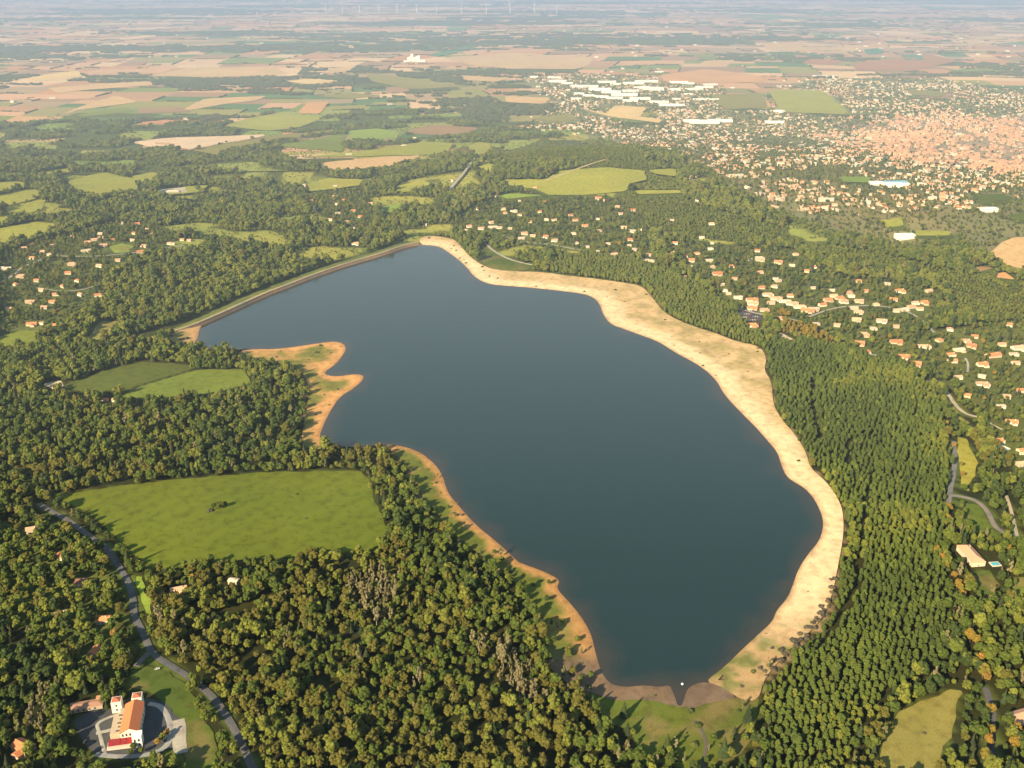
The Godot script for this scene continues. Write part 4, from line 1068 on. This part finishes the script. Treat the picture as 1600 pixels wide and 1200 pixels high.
func town(rng: RandomNumberGenerator, spare: int):
	var rows := [[], [], [], []]
	var all := []
	var d := 2500.0
	while d < 8600.0:
		var x := -200.0
		while x < .56 * d + 250.0:
			var a := snappedf(broad.get_noise_2d(x * .12, d * .12) * 3.0, PI / 8.0)
			var px := x + rng.randf_range(-9, 9)
			var pd := d + rng.randf_range(-9, 9)
			x += 21.0
			var wob := Vector2(mottle.get_noise_2d(px * 1.2, pd * 1.2), mottle.get_noise_2d(pd * 1.2, px * 1.2 + 500.0)) * 330.0
			if not cover_at(px, -pd) in [8, 14, 11, 0, 9]: continue
			var code := cover_at(px + wob.x, -pd - wob.y)
			if code != 8 and code != 14: continue
			var bx := px * cos(a) + pd * sin(a)
			var by := pd * cos(a) - px * sin(a)
			if fposmod(bx, 118.0) < 22.0 or fposmod(by, 84.0) < 20.0: continue      # streets
			var crowd := broad.get_noise_2d(px * .55 + 77.0, pd * .55) + mottle.get_noise_2d(px * 1.5, pd * 1.5) * .3
			if rng.randf() > (.40 if code == 8 else .74) + crowd * .9: continue
			var turn: float = -a + rng.randf_range(-.12, .12) + (PI / 2 if rng.randf() < .4 else 0.0)
			var kind: int = 2 if code == 14 and rng.randf() < .6 else [0, 1, 0, 1, 1, 3][rng.randi() % 6]
			all.append([px, -pd, rng.randf_range(.7, 1.15), turn, kind, rng.randf_range(.85, 1.15), code])
		d += 21.0
	all.sort_custom(func(p, q): return p[1] > q[1])
	for i in all.size():
		var r: Array = all[i]
		if i < spare and absf(r[0]) < .49 * (-r[1] * .925 + 260.0):
			var style: int = [0, 1, 0, 3][r[4]]
			house("town_house", "%s cream house at the near edge of the town" % ["orange-roofed", "pale-roofed", "dark-roofed", "white-roofed"][style], "houses at the near edge of the town", r[0], r[1], 13.0 * r[2], 9.0 * r[2], r[3], style, rng)
		else:
			rows[r[4]].append(r)
	var root := Node3D.new()
	root.name = "town_rooftops"
	add_child(root)
	tag(root, "town of cream houses with orange roofs spreading to the right", "town", "", "stuff")
	for k in 4: many_houses("", "", rows[k], k, root)

# ---------------------------------------------------------------- single things
func villa():
	var g := on_land(VILLA_AT.x, VILLA_AT.y)
	var t := thing("villa", "large cream villa with long salmon roof, two towers and red awnings", "villa", g, deg_to_rad(12))
	var white := paint(.70, .65, .57)
	var cream := paint(.46, .36, .27)
	var tile := paint(.60, .19, .085)
	var glass := paint(.04, .05, .06, .2)
	var main := MeshInstance3D.new()      # the ridge runs along z
	main.name = "wall"
	main.mesh = wall_mesh(37, 15, 10.5, 3.6, false)
	main.material_override = white
	main.rotation.y = PI / 2
	t.add_child(main)
	put("roof", roof_mesh(37, 15, 10.5, 3.6, false), tile, main)
	for s in [[-16.0, -25.0, 12.0], [1.5, -24.5, 14.0]]:
		var st := begin()
		box(st, Vector3(-4.2, -2, -4.2), Vector3(4.2, s[2], 4.2))
		var tower := put("tower", done(st), white, t, Vector3(s[0], 0, s[1]))
		st = begin()
		for k in 4:
			var a := Vector3(4.2, s[2] + .1, 4.2).rotated(Vector3.UP, k * PI / 2)
			var b := Vector3(4.2, s[2] + .1, 4.2).rotated(Vector3.UP, (k + 1) * PI / 2)
			for p in [b * Vector3(.86, 1, .86), Vector3(0, s[2] + 1.6, 0), a * Vector3(.86, 1, .86)]: st.add_vertex(p)
		put("roof", done(st), paint(.42, .13, .08), tower)
		for k in 2:
			st = begin()
			box(st, Vector3(-.7, 3.0 + k * 4.5, 4.1), Vector3(.7, 5.2 + k * 4.5, 4.28))
			put("window", done(st), glass, tower)
	var st := begin()
	box(st, Vector3(-17, -2, -13), Vector3(-7.6, 6.0, 13))
	var wing := put("wing", done(st), cream, t)
	for k in 5:      # dark roof lights along the wing's terrace
		st = begin()
		box(st, Vector3(-12.5 + (k % 2) * 1.2, 6.0, -11.0 + k * 5.0), Vector3(-9.0 + (k % 2) * 1.2, 6.5, -9.4 + k * 5.0))
		put("roof_light", done(st), paint(.10, .09, .085), wing)
	st = begin()
	box(st, Vector3(-13, -2, -21), Vector3(6, 5.0, -18.6))
	put("link_building", done(st), paint(.35, .30, .27), t)
	st = begin()
	box(st, Vector3(3.0, -2, 18.7), Vector3(10.5, 11.0, 27.0))
	var pavilion := put("pavilion", done(st), paint(.84, .80, .74), t)
	for k in 2:
		for j in 2:
			st = begin()
			box(st, Vector3(4.2 + k * 3.2, 2.0 + j * 4.2, 26.9), Vector3(5.8 + k * 3.2, 4.6 + j * 4.2, 27.1))
			put("window", done(st), glass, pavilion)
	for k in 3:
		for j in 2:
			st = begin()
			box(st, Vector3(-6.4 + k * 3.0, 2.0 + j * 4.4, 18.4), Vector3(-4.9 + k * 3.0, 4.6 + j * 4.4, 18.64))
			put("window", done(st), glass, t)
	for k in 6:
		st = begin()
		box(st, Vector3(7.4, 2.5, -15.0 + k * 5.6), Vector3(7.65, 5.5, -13.2 + k * 5.6))
		put("window", done(st), glass, t)
	st = begin()
	box(st, Vector3(-18, -2, 18.7), Vector3(3.0, 2.8, 27))
	put("terrace", done(st), paint(.55, .47, .42), t)
	for k in 4:      # red awnings over the terrace
		st = begin()
		var x := -17.0 + k * 4.9
		quad(st, Vector3(x, 5.6, 19.0), Vector3(x + 4.4, 5.6, 19.0), Vector3(x + 4.4, 4.5, 25.5), Vector3(x, 4.5, 25.5))
		quad(st, Vector3(x, 4.5, 25.5), Vector3(x + 4.4, 4.5, 25.5), Vector3(x + 4.4, 4.0, 25.5), Vector3(x, 4.0, 25.5))
		put("awning", done(st), paint(.26, .025, .03), t)
	fill_disc(VILLA_AT.x, VILLA_AT.y, 34, 1)
	var a := thing("outbuilding", "long low brown outbuilding left of the villa", "building", on_land(ANNEX_AT.x, ANNEX_AT.y), deg_to_rad(16))
	put("wall", wall_mesh(27, 9, 4.2, 1.0, true), paint(.42, .34, .28), a)
	put("roof", roof_mesh(27, 9, 4.2, 1.0, true), paint(.36, .20, .14), a)
	st = begin()
	box(st, Vector3(8, -1, -8), Vector3(14, 4.6, -3.5))
	var porch := put("wing", done(st), paint(.46, .36, .28), a)
	st = begin()
	box(st, Vector3(7.6, 4.6, -8.3), Vector3(14.4, 5.0, -3.2))
	put("roof", done(st), paint(.50, .26, .15), porch)
	for k in 5:
		st = begin()
		box(st, Vector3(-12 + k * 4.6, .8, 4.4), Vector3(-10.4 + k * 4.6, 2.6, 4.56))
		put("window", done(st), glass, a)
	fill_disc(ANNEX_AT.x, ANNEX_AT.y, 17, 1)

func car(label: String, x: float, z: float, turn: float, c: StandardMaterial3D, group := "cars parked by the villa"):
	var t := thing("parked_car", label, "car", on_land(x, z, .95), turn, group)
	var st := begin()
	box(st, Vector3(-2.1, .35, -.85), Vector3(2.1, .95, .85), true)
	put("body", done(st), c, t)
	st = begin()
	quad(st, Vector3(-1.0, 1.45, -.65), Vector3(.5, 1.45, -.65), Vector3(.5, 1.45, .65), Vector3(-1.0, 1.45, .65))
	put("cabin_roof", done(st), c, t)
	st = begin()
	var lo := [Vector3(-1.6, .95, .8), Vector3(1.2, .95, .8), Vector3(1.2, .95, -.8), Vector3(-1.6, .95, -.8)]
	var hi := [Vector3(-1.0, 1.44, .65), Vector3(.5, 1.44, .65), Vector3(.5, 1.44, -.65), Vector3(-1.0, 1.44, -.65)]
	for k in 4: quad(st, hi[k], hi[(k + 1) % 4], lo[(k + 1) % 4], lo[k])
	put("windows_band", done(st), paint(.03, .035, .04, .15), t)
	for sx in [-1.3, 1.3]:
		for sz in [-.86, .86]:
			st = begin()
			tube(st, Vector3(sx, .34, sz - .1), Vector3(sx, .34, sz + .1), .34, .34, 10, true)
			put("wheel", done(st), paint(.02, .02, .02), t)

func turbine(x: float, z: float, s: float, label: String):
	var t := thing("wind_turbine", label, "wind turbine", on_land(x, z), 0.0, "wind turbines on the horizon")
	var m := paint(.86, .85, .84, .6)
	var h := 118.0 * s
	var st := begin()
	tube(st, Vector3(0, -3, 0), Vector3(0, h, 0), 4.6, 3.0, 12)
	put("tower", done(st), m, t)
	st = begin()
	box(st, Vector3(-2.6, h - 2, -6), Vector3(2.6, h + 3, 7), true)
	put("nacelle", done(st), m, t)
	st = begin()
	tube(st, Vector3(0, h + .5, 7), Vector3(0, h + .5, 10.5), 2.6, .9, 10, true)
	var hub := put("hub", done(st), m, t)
	for k in 3:
		st = begin()
		var a := k * TAU / 3.0 + fposmod(x * .37, TAU)
		var dir := Vector3(sin(a), cos(a), 0)
		tube(st, Vector3(0, h + .5, 8.5) + dir * 2, Vector3(0, h + .5, 8.5) + dir * 44.0 * s, 2.3, .8, 5, true)
		put("blade", done(st), m, hub)

func silos():
	var t := thing("grain_silo", "cluster of tall white grain silos standing alone in the fields", "silo", on_land(silo_at.x, silo_at.y), .2)
	var m := paint(.84, .81, .74)
	for k in 6:
		var st := begin()
		tube(st, Vector3(-50 + k * 17.0, -2, 0), Vector3(-50 + k * 17.0, 34 + (k % 3) * 6.0, 0), 8.2, 8.2, 16, true)
		put("silo_tank", done(st), m, t)
	var st := begin()
	box(st, Vector3(-30, -2, -22), Vector3(-12, 58, -9))
	put("elevator_tower", done(st), m, t)
	st = begin()
	box(st, Vector3(20, -2, 12), Vector3(80, 15, 38))
	put("store", done(st), paint(.80, .78, .72), t)
	st = begin()
	box(st, Vector3(-90, -2, 14), Vector3(-38, 10, 34))
	put("store", done(st), paint(.78, .74, .66), t)

func warehouse(x: float, z: float, l: float, w: float, turn: float, h: float, label: String, group: String, rng: RandomNumberGenerator):
	var t := thing("warehouse", label, "warehouse", on_land(x, z), turn, group)
	var k: float = [.95, 1.0, 1.05][rng.randi() % 3]
	put("wall", wall_mesh(l, w, h, w * .05, false), paint(.78 * k, .74 * k, .68 * k), t)
	put("roof", roof_mesh(l, w, h, w * .05, false), paint(.80 * k, .78 * k, .75 * k, .6), t)
	fill_disc(x, z, maxf(l, w) * .5 + 10.0, 1)

func pool(at: Vector2, l: float, w: float, turn: float, label: String, with_deck: bool):
	var t := thing("swimming_pool", label, "swimming pool", on_land(at.x, at.y, .9), turn)
	if with_deck:
		var st := begin()
		box(st, Vector3(-l * .9, -2.5, -w * 1.3), Vector3(l * .9, .1, w * 1.2))
		put("deck", done(st), paint(.72, .68, .60), t)
	else:
		var st := begin()
		box(st, Vector3(-l * .6, -2.5, -w * .7), Vector3(l * .6, .1, w * .7))
		put("coping", done(st), paint(.55, .5, .42), t)
	var st := begin()
	box(st, Vector3(-l / 2, .08, -w / 2), Vector3(l / 2, .16, w / 2))
	put("water", done(st), paint(.10, .42, .55, .1), t)
	fill_disc(at.x, at.y, l * .9, 1)
	fill_disc(at.x, at.y + 10.0, l * .7, 1)

func dam():
	var t := thing("dam", "long straight earth dam with a stone face and crest road", "dam", Vector3.ZERO)
	var line := resampled(rounded(poly(dam_line), false, 2), 12.0, false)
	# cross-section from the water side to the valley side: offset, height
	var cuts := {"stone_face": [[-3.0, -2.0], [0.0, .4], [3.0, 5.2], [3.1, 6.0]], "crest_road": [[3.1, 6.0], [3.8, 6.0], [3.9, 5.4], [12.5, 5.4], [13.5, 5.3]], "grass_slope": [[13.5, 5.3], [19.0, 4.0], [34.0, 2.0], [52.0, -6.0]]}
	var tones := {"stone_face": Color(.27, .18, .12), "crest_road": Color(.46, .38, .27), "grass_slope": Color(.13, .15, .04)}
	for part in cuts:
		var sec: Array = cuts[part]
		var v := PackedVector3Array()
		var col := PackedColorArray()
		var idx := PackedInt32Array()
		for i in line.size():
			var dir := (line[mini(i + 1, line.size() - 1)] - line[maxi(i - 1, 0)]).normalized()
			var out := Vector2(dir.y, -dir.x)      # to the valley side
			for s in sec:
				var q: Vector2 = line[i] + out * s[0]
				var base := hh(line[i].x, line[i].y)
				v.append(Vector3(q.x, s[1] + (base if s[0] > 40.0 else 0.0), q.y))
				var c: Color = tones[part]
				if part == "crest_road" and s[0] > 12.0: c = Color(.16, .16, .05)
				col.append(varied(c, q.x * 4.0, q.y * 4.0, .8))
			if part == "grass_slope": fill_disc(line[i].x + out.x * 18.0, line[i].y + out.y * 18.0, 22.0, 1)
		var n := sec.size()
		for i in line.size() - 1:
			for k in n - 1:
				var a := i * n + k
				idx.append_array([a, a + n, a + 1, a + 1, a + n, a + n + 1])
		put(part, net(v, col, idx), sheet, t)

func _ready():
	# camera, sky, sun and exposure
	var cam := Camera3D.new()
	cam.name = "camera"
	cam.position = Vector3(0, 620, 0)
	cam.rotation_degrees = Vector3(-22.4161, 0, 0)
	cam.fov = 41.1121
	cam.near = 1.0
	cam.far = 90000.0
	add_child(cam)
	var env := Environment.new()
	var sky := Sky.new()
	var air := ProceduralSkyMaterial.new()
	air.sky_top_color = Color(.46, .57, .64)
	air.sky_horizon_color = Color(.86, .92, .95)
	air.sky_curve = .22
	air.ground_horizon_color = Color(.62, .62, .62)
	air.ground_bottom_color = Color(.25, .25, .2)
	air.sky_energy_multiplier = 1.0
	sky.sky_material = air
	env.background_mode = Environment.BG_SKY
	env.sky = sky
	env.background_energy_multiplier = .56
	env.tonemap_mode = Environment.TONE_MAPPER_LINEAR
	env.tonemap_exposure = 2.4
	env.sdfgi_enabled = true
	env.ssao_enabled = true
	env.ssil_enabled = true
	env.fog_enabled = true
	env.fog_density = 0.000013
	env.fog_light_color = Color(.74, .85, 1.0)
	env.volumetric_fog_enabled = true
	env.volumetric_fog_density = 0.0
	# the haze that lies over the plain and its town, thin over the hills
	for h in [[-1000.0, -7500.0, .000062, Color(.78, .86, .97), "thin pale haze between the lake and the plain"], [-7540.0, -32600.0, .000066, Color(.62, .74, 1.0), "blue haze lying over the far plain"]]:
		var mist := FogMaterial.new()
		mist.density = h[2]
		mist.albedo = h[3]
		var bank := FogVolume.new()
		bank.name = numbered("haze")
		bank.shape = RenderingServer.FOG_VOLUME_SHAPE_BOX
		bank.size = Vector3(44000, 800, h[0] - h[1])
		bank.position = Vector3(0, 180, (h[0] + h[1]) * .5)
		bank.material = mist
		add_child(bank)
		tag(bank, h[4], "haze", "", "stuff")
	var we := WorldEnvironment.new()
	we.name = "world_environment"
	we.environment = env
	add_child(we)
	var sun := DirectionalLight3D.new()
	sun.name = "sun"
	sun.light_energy = 1.6
	sun.light_color = Color(1.0, .91, .73)
	sun.light_angular_distance = .5
	sun.shadow_enabled = true
	sun.look_at_from_position(Vector3.ZERO, Vector3(.536, -.454, -.711))
	add_child(sun)

	# tools
	mottle.seed = 3
	mottle.frequency = .006
	mottle.fractal_octaves = 4
	broad.seed = 9
	broad.frequency = .003
	broad.fractal_octaves = 3
	grain_a = noise_picture(512, 5, .02, 5, .84, 1.14)
	grain_b = noise_picture(256, 6, .05, 4, .85, 1.14)
	sheet = StandardMaterial3D.new()
	sheet.vertex_color_use_as_albedo = true
	sheet.roughness = .95
	sheet.metallic_specular = .15
	sheet.albedo_texture = grain_a
	sheet.uv1_triplanar = true
	sheet.uv1_world_triplanar = true
	sheet.uv1_scale = Vector3.ONE / 170.0
	sheet.detail_enabled = true
	sheet.detail_blend_mode = BaseMaterial3D.BLEND_MODE_MUL
	sheet.detail_albedo = grain_b
	sheet.detail_uv_layer = BaseMaterial3D.DETAIL_UV_2
	sheet.uv2_triplanar = true
	sheet.uv2_world_triplanar = true
	sheet.uv2_scale = Vector3.ONE / 31.0
	var rng := RandomNumberGenerator.new()
	rng.seed = 2024
	for kind in ["broadleaf", "pine", "slender", "bush", "conifer"]:
		trunks[kind] = trunk_mesh(kind)
		crowns[kind] = []
		for v in (6 if kind == "broadleaf" else 4 if kind == "pine" else 2): crowns[kind].append(crown_mesh(kind, 100 + v * 17 + kind.length()))

	# what covers the land
	cover.resize(NX * ND)
	cover.fill(11)
	for zn in cover_zones: fill_cover(poly(zn[1]), zn[0])
	var shore := wobble(resampled(rounded(poly(lake_shore), true, 1), 9.0), 2.0)
	var shore_line := rounded(poly(lake_shore), true, 2)
	for j in range(360, ND):      # glades and scrub in the farther forest
		for i in NX:
			if cover[j * NX + i] == 0:
				var gx := X_MIN + i * CELL
				var gd := D_MIN + j * CELL
				if absf(gx) > .6 * gd: continue
				var n := broad.get_noise_2d(gx * .9 + 400.0, gd * 1.3) + mottle.get_noise_2d(gx, gd) * .25
				var open_ := .24 - .16 * ss(2800, 4200, gd) * (1.0 if gx < 500.0 else .35)
				if n > open_: cover[j * NX + i] = 17
				elif n > open_ - .09: cover[j * NX + i] = 9
	fields()
	roads()
	beach("sand_shore", "wide pale sandy shore on the right bank of the lake", sand_beach, shore_line, Color(.42, .27, .15), Color(.72, .53, .33), Color(.58, .40, .22), Color(.30, .25, .10), 60.0, .35)
	beach("bank", "orange earth bank with grass along the near left shore", left_bank, shore_line, Color(.30, .165, .075), Color(.46, .25, .10), Color(.22, .18, .06), Color(.125, .14, .032), 24.0, 1.5)
	beach("bank", "orange forked peninsula jutting into the lake", peninsula, shore_line, Color(.38, .20, .09), Color(.60, .32, .13), Color(.40, .25, .09), Color(.17, .17, .045), 34.0, 1.1)
	beach("bank", "small orange bank at the left end of the dam", dam_corner, shore_line, Color(.34, .20, .10), Color(.54, .32, .15), Color(.40, .28, .11), Color(.20, .19, .05), 40.0, .8)
	beach("mud_bank", "bare brown mud round the narrow inlet at the near end", inlet_bank, shore_line, Color(.09, .07, .055), Color(.165, .12, .09), Color(.16, .12, .07), Color(.09, .105, .03), 30.0, .9)
	for zn in cover_zones:
		if zn[0] == 13: fill_cover(poly(zn[1]), 13)
	fill_cover(Geometry2D.offset_polygon(shore, 5.0)[0], 3)
	clear_before_openings()

	# the ground sheet, finer near the lake
	var xs := []
	var ds := []
	var q := -1500.0
	while q <= 1500.0:
		xs.append(q)
		q += 9.0
	var far := 30.0
	var e := 1500.0
	while e < 60000.0:
		e += far
		far *= 1.22
		xs.append(e)
		xs.push_front(-e)
	q = 560.0
	while q <= 3000.0:
		ds.append(q)
		q += 9.0
	far = 40.0
	e = 3000.0
	while e < 60000.0:
		e += far
		far *= 1.2
		ds.append(e)
	far = 40.0
	e = 560.0
	while e > -40000.0:
		e -= far
		far *= 1.35
		ds.push_front(e)
	var gv := PackedVector3Array()
	var gc := PackedColorArray()
	var gi := PackedInt32Array()
	for d in ds:
		for x in xs:
			var code := cover_at(x, -d) if d < 3600.0 else 0
			var y := hh(x, -d)
			if code == 3: y = -3.0
			elif code == 4 or code == 13: y = minf(y, .6) - .9
			if d > 2950.0: y -= 4.0 + ss(4000, 9000, d) * 25.0
			gv.append(Vector3(x, y, -d))
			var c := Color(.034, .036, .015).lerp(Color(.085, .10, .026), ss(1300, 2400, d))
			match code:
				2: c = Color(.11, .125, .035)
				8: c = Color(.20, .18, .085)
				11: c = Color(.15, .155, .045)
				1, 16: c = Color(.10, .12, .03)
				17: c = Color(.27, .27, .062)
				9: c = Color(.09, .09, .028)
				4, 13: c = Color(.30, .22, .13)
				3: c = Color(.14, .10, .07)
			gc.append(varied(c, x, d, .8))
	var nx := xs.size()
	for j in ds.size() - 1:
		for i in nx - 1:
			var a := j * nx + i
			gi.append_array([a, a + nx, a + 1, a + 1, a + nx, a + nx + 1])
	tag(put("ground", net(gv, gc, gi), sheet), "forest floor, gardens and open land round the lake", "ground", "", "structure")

	# the lake: brownish in the shallows, dark where it is deep
	var lt := triangles_of(resampled(Geometry2D.offset_polygon(shore_line, 2.5)[0], 8.0), 24.0)
	var lv := PackedVector3Array()
	var lc := PackedColorArray()
	for p in lt[0]:
		lv.append(Vector3(p.x, 0, p.y))
		var dl := shore_distance(p, shore_line)
		if not Geometry2D.is_point_in_polygon(p, shore_line): dl = 0.0
		lc.append(Color(.040, .034, .026).lerp(Color(.011, .025, .027), ss(0, 13, dl)))
	var water := StandardMaterial3D.new()
	water.vertex_color_use_as_albedo = true
	water.roughness = .30
	water.roughness_texture = noise_picture(256, 12, .02, 4, .25, .75)
	water.uv1_triplanar = true
	water.uv1_world_triplanar = true
	water.uv1_scale = Vector3(1.0 / 900.0, 1.0, 1.0 / 330.0)
	water.metallic_specular = .5
	var ripple := FastNoiseLite.new()
	ripple.seed = 31
	ripple.noise_type = FastNoiseLite.TYPE_SIMPLEX_SMOOTH
	ripple.frequency = .03
	ripple.fractal_octaves = 4
	var rip := ripple.get_seamless_image(512, 512)
	rip.bump_map_to_normal_map(3.0)
	water.normal_enabled = true
	water.normal_texture = ImageTexture.create_from_image(rip)
	water.normal_scale = .07
	tag(put("lake", net(lv, lc, lt[1]), water), "dark blue reservoir filling the middle of the view", "lake", "", "structure")
	dam()
	farmland(rng)

	# houses
	villa()
	var near_words := ["bright orange-roofed house at the lower left corner", "terracotta-roofed house under trees at the top of the lower-left hamlet", "orange and brown roofed house beside a white shed", "dark red-roofed white house between big trees", "dull pink-roofed house hidden among trees", "orange-roofed white house beside a golden tree", "small orange house with a white terrace above the villa", "white-roofed hut at the left margin", "long low pale-roofed house under the big meadow", "small grey-roofed hut deep in the oak wood", "pink-roofed white house at the lower right margin", "orange-roofed house behind the turquoise pool", "orange-roofed house at the right margin by the pool", "pale-roofed annex below the orange house at the right margin"]
	for i in near_houses.size():
		var h: Array = near_houses[i]
		house("house", near_words[i], "", h[0], h[1], h[2], h[3], deg_to_rad(h[4]), h[5], rng, 1.7, 1)
	var hamlets := [["left_houses", "the hamlet left of the dam"], ["middle_houses", "the hamlet behind the beach lawn"], ["right_houses", "the village on the right bank"]]
	for hm in hamlets:
		var list: Array = {"left_houses": left_houses, "middle_houses": middle_houses, "right_houses": right_houses}[hm[0]]
		var lo := Vector2(1e9, 1e9)
		var hi := Vector2(-1e9, -1e9)
		for h in list:
			lo = lo.min(Vector2(h[0], h[1]))
			hi = hi.max(Vector2(h[0], h[1]))
		for h in list:
			var u: float = (h[0] - lo.x) / (hi.x - lo.x)
			var v: float = (h[1] - lo.y) / (hi.y - lo.y)
			var where: String = ["at the far", "in the middle", "at the near"][clampi(int(v * 3), 0, 2)] + " " + ["left", "left centre", "centre", "right centre", "right"][clampi(int(u * 5), 0, 4)] + " of " + hm[1]
			var size: String = "long" if h[2] > 19 else "small" if h[2] < 10.5 else "square" if h[2] - h[3] < 4 else "mid-sized"
			var label: String = "%s %s house %s" % [size, ["orange-roofed", "pale terracotta-roofed", "dark-roofed", "white-roofed"][h[5]], where]
			house("house", label, label, h[0], h[1], h[2], h[3], deg_to_rad(h[4]), h[5], rng)
	var taken := []
	for list in [left_houses, middle_houses, right_houses]:
		for h in list: taken.append(Vector2(h[0], h[1]))
	var extra := 0
	for tries in 4000:
		if extra >= 62: break
		var d := rng.randf_range(1250, 3000)
		var x := rng.randf_range(-.47, .5) * (d * .925 + 240.0)
		if cover_at(x, -d) != 2 or (x < 250.0 and rng.randf() < .6): continue
		var close := false
		for v in taken:
			if v.distance_to(Vector2(x, -d)) < 34.0: close = true
		if close: continue
		taken.append(Vector2(x, -d))
		extra += 1
		var style: int = [0, 0, 1, 1, 3][rng.randi() % 5]
		var where := "the village on the right bank" if x > 250.0 else "the hamlet behind the beach lawn" if x > -150.0 else "the hamlet left of the dam"
		var side := "near" if d < 1700.0 else "far" if d > 2350.0 else "middle"
		var label := "little %s house on the %s side of %s" % [["orange-roofed", "pale-roofed", "dark-roofed", "grey-roofed"][style], side, where]
		house("house", label, label, x, -d, rng.randf_range(10, 14), rng.randf_range(8, 10), rng.randf_range(-.5, .5), style, rng)
	var lh := house("house", "long house with a two-slope salmon roof beside the right lawn", "", LONG_HOUSE_AT.x, LONG_HOUSE_AT.y, 36, 15, PI / 2 + .08, 1, rng, 2.2, 1)
	fill_disc(LONG_HOUSE_AT.x, LONG_HOUSE_AT.y + 22.0, 12.0, 1)
	pool(POOL_A, 11, 6, .5, "turquoise swimming pool on a white deck below an orange roof", true)
	pool(POOL_B, 9, 6, .1, "small blue swimming pool beside the striped lawn", false)
	for i in warehouses.size():
		var h: Array = warehouses[i]
		var p := Vector2(h[0], h[1])
		var zone := "among the fields and town edge" if -p.y < 5200 or p.x > 2400 else "in the white industrial estate before the orange field"
		var words: String = "%s white flat-roofed warehouse %s" % ["very long" if h[2] > 115 else "long" if h[2] > 75 else "small", zone]
		warehouse(p.x, p.y, h[2], h[3], deg_to_rad(h[4]), h[5], words, words, rng)
	var hall := thing("sports_hall", "sports hall with a blue roof beside the running track", "sports hall", on_land(HALL_AT.x, HALL_AT.y), .1)
	put("wall", wall_mesh(70, 34, 11, 2, false), paint(.78, .76, .72), hall)
	put("roof", roof_mesh(70, 34, 11, 2, false), paint(.22, .40, .55), hall)
	silos()
	var places := ["leftmost on the skyline", "second from the left", "left of centre", "left of the silos", "above the silos", "right of the silos", "before the tallest one", "tallest of the left half", "right of the tallest one", "largest of all", "near the middle of the skyline", "rightmost on the skyline"]
	for i in turbines.size():
		turbine(turbines[i][0], turbines[i][1], turbines[i][2], "white wind turbine on the hazy plain, " + places[i])
	var spots := [[-9, 22, .3], [-4, 23, .2], [3, 24, .4], [8, 25, .3], [-34, 20, 1.5]]
	var hues := [paint(.75, .75, .75, .3), paint(.05, .06, .10, .3), paint(.70, .72, .74, .3), paint(.45, .46, .48, .3), paint(.08, .08, .09, .3)]
	var hue_words := ["white car, leftmost of the row below the villa", "dark blue car between two pale cars below the villa", "white car right of the dark blue one below the villa", "silver car at the right end of the row below the villa", "black car alone on the paved court left of the villa"]
	for i in spots.size():
		car(hue_words[i], VILLA_AT.x + spots[i][0], VILLA_AT.y + spots[i][1], spots[i][2], hues[i])
	var shades := [[paint(.72, .72, .70, .3), "white"], [paint(.30, .31, .33, .3), "grey"], [paint(.06, .07, .12, .3), "dark blue"], [paint(.40, .06, .05, .3), "red"]]
	for i in 28:
		var k: int = (i * 7 + i / 5) % 4
		car("%s car parked in the car park behind the pine strip" % shades[k][1], PARK_AT.x - 12.0 + (i % 7) * 4.2, PARK_AT.y - 26.0 + (i / 7) * 17.0, PI / 2 + .1, shades[k][0], "%s cars in the car park" % shades[k][1])
	var fl := thing("float", "small white float on the water at the inlet", "float", Vector3(FLOAT_AT.x, 0, FLOAT_AT.y))
	var st := begin()
	tube(st, Vector3(0, -.3, 0), Vector3(0, .5, 0), 1.1, 1.1, 12, true)
	put("drum", done(st), paint(.8, .8, .78), fl)
	st = begin()
	tube(st, Vector3(0, .5, 0), Vector3(0, 1.6, 0), .5, .25, 8, true)
	put("post", done(st), paint(.75, .75, .74), fl)

	# trees that stand alone, then woods, then the town
	var lone_kind := ["broadleaf", "pine", "slender", "orange", "bush", "conifer"]
	for i in lone_trees.size():
		var h: Array = lone_trees[i]
		var kind: String = lone_kind[h[2]]
		var where := place_of(h[0], h[1], 0)
		if h[2] == 3: where = "along the road at the lower right" if h[0] > 0 else "beside the road at the lower left"
		elif h[2] == 4 and h[0] < -150 and -h[1] > 1000: where = "alone in the big meadow"
		elif h[2] == 5: where = "on the lawn by the inlet" if h[0] > 0 else "by the villa lawn"
		var noun: String = ["broadleaved tree", "pine", "slender bare-stemmed tree", "autumn tree", "bush", "pointed conifer"][h[2]]
		single_tree(kind, h[0], h[1], h[3], i * 1.7, i % 5, 1.0, "%s %s %s" % [TINT_WORDS[kind][i % 5], noun, where], "%s %ss %s" % [TINT_WORDS[kind][i % 5], noun, where], i)
		fill_disc(h[0], h[1], 3.0 * h[3] + 1.0, 1)
	scatter(rng)
	var stones := []
	for k in 26000:
		var d := rng.randf_range(760, 2400)
		var x := rng.randf_range(-380, 420)
		if cover_at(x, -d) == 4 and mottle.get_noise_2d(x * 2.0, d * 2.0) + rng.randf_range(-.2, .2) > .05:
			stones.append([x, -d, rng.randf_range(.25, 1.0), rng.randf() * TAU, rng.randi() % 5, rng.randf_range(.5, .9), 4])
	var sb := begin()
	ball(sb, Vector3(0, .9, 0), Vector3(1.2, .8, 1), rng, 1.0, .25)
	var sb2 := begin()
	ball(sb2, Vector3(0, .8, 0), Vector3(2.2, .6, .6), rng, 1.0, .3)
	mass("shore_debris", "stones and driftwood strewn over the bare shores", [done(sb), done(sb2)], stones, [Color(.24, .19, .14), Color(.16, .12, .09), Color(.33, .27, .2), Color(.12, .11, .06), Color(.2, .15, .1)])
	car("white car beside the road above the villa lawn", LAY_BY.x, LAY_BY.y, .5, paint(.75, .75, .74, .3), "")
	woods()
	town(rng, 60)
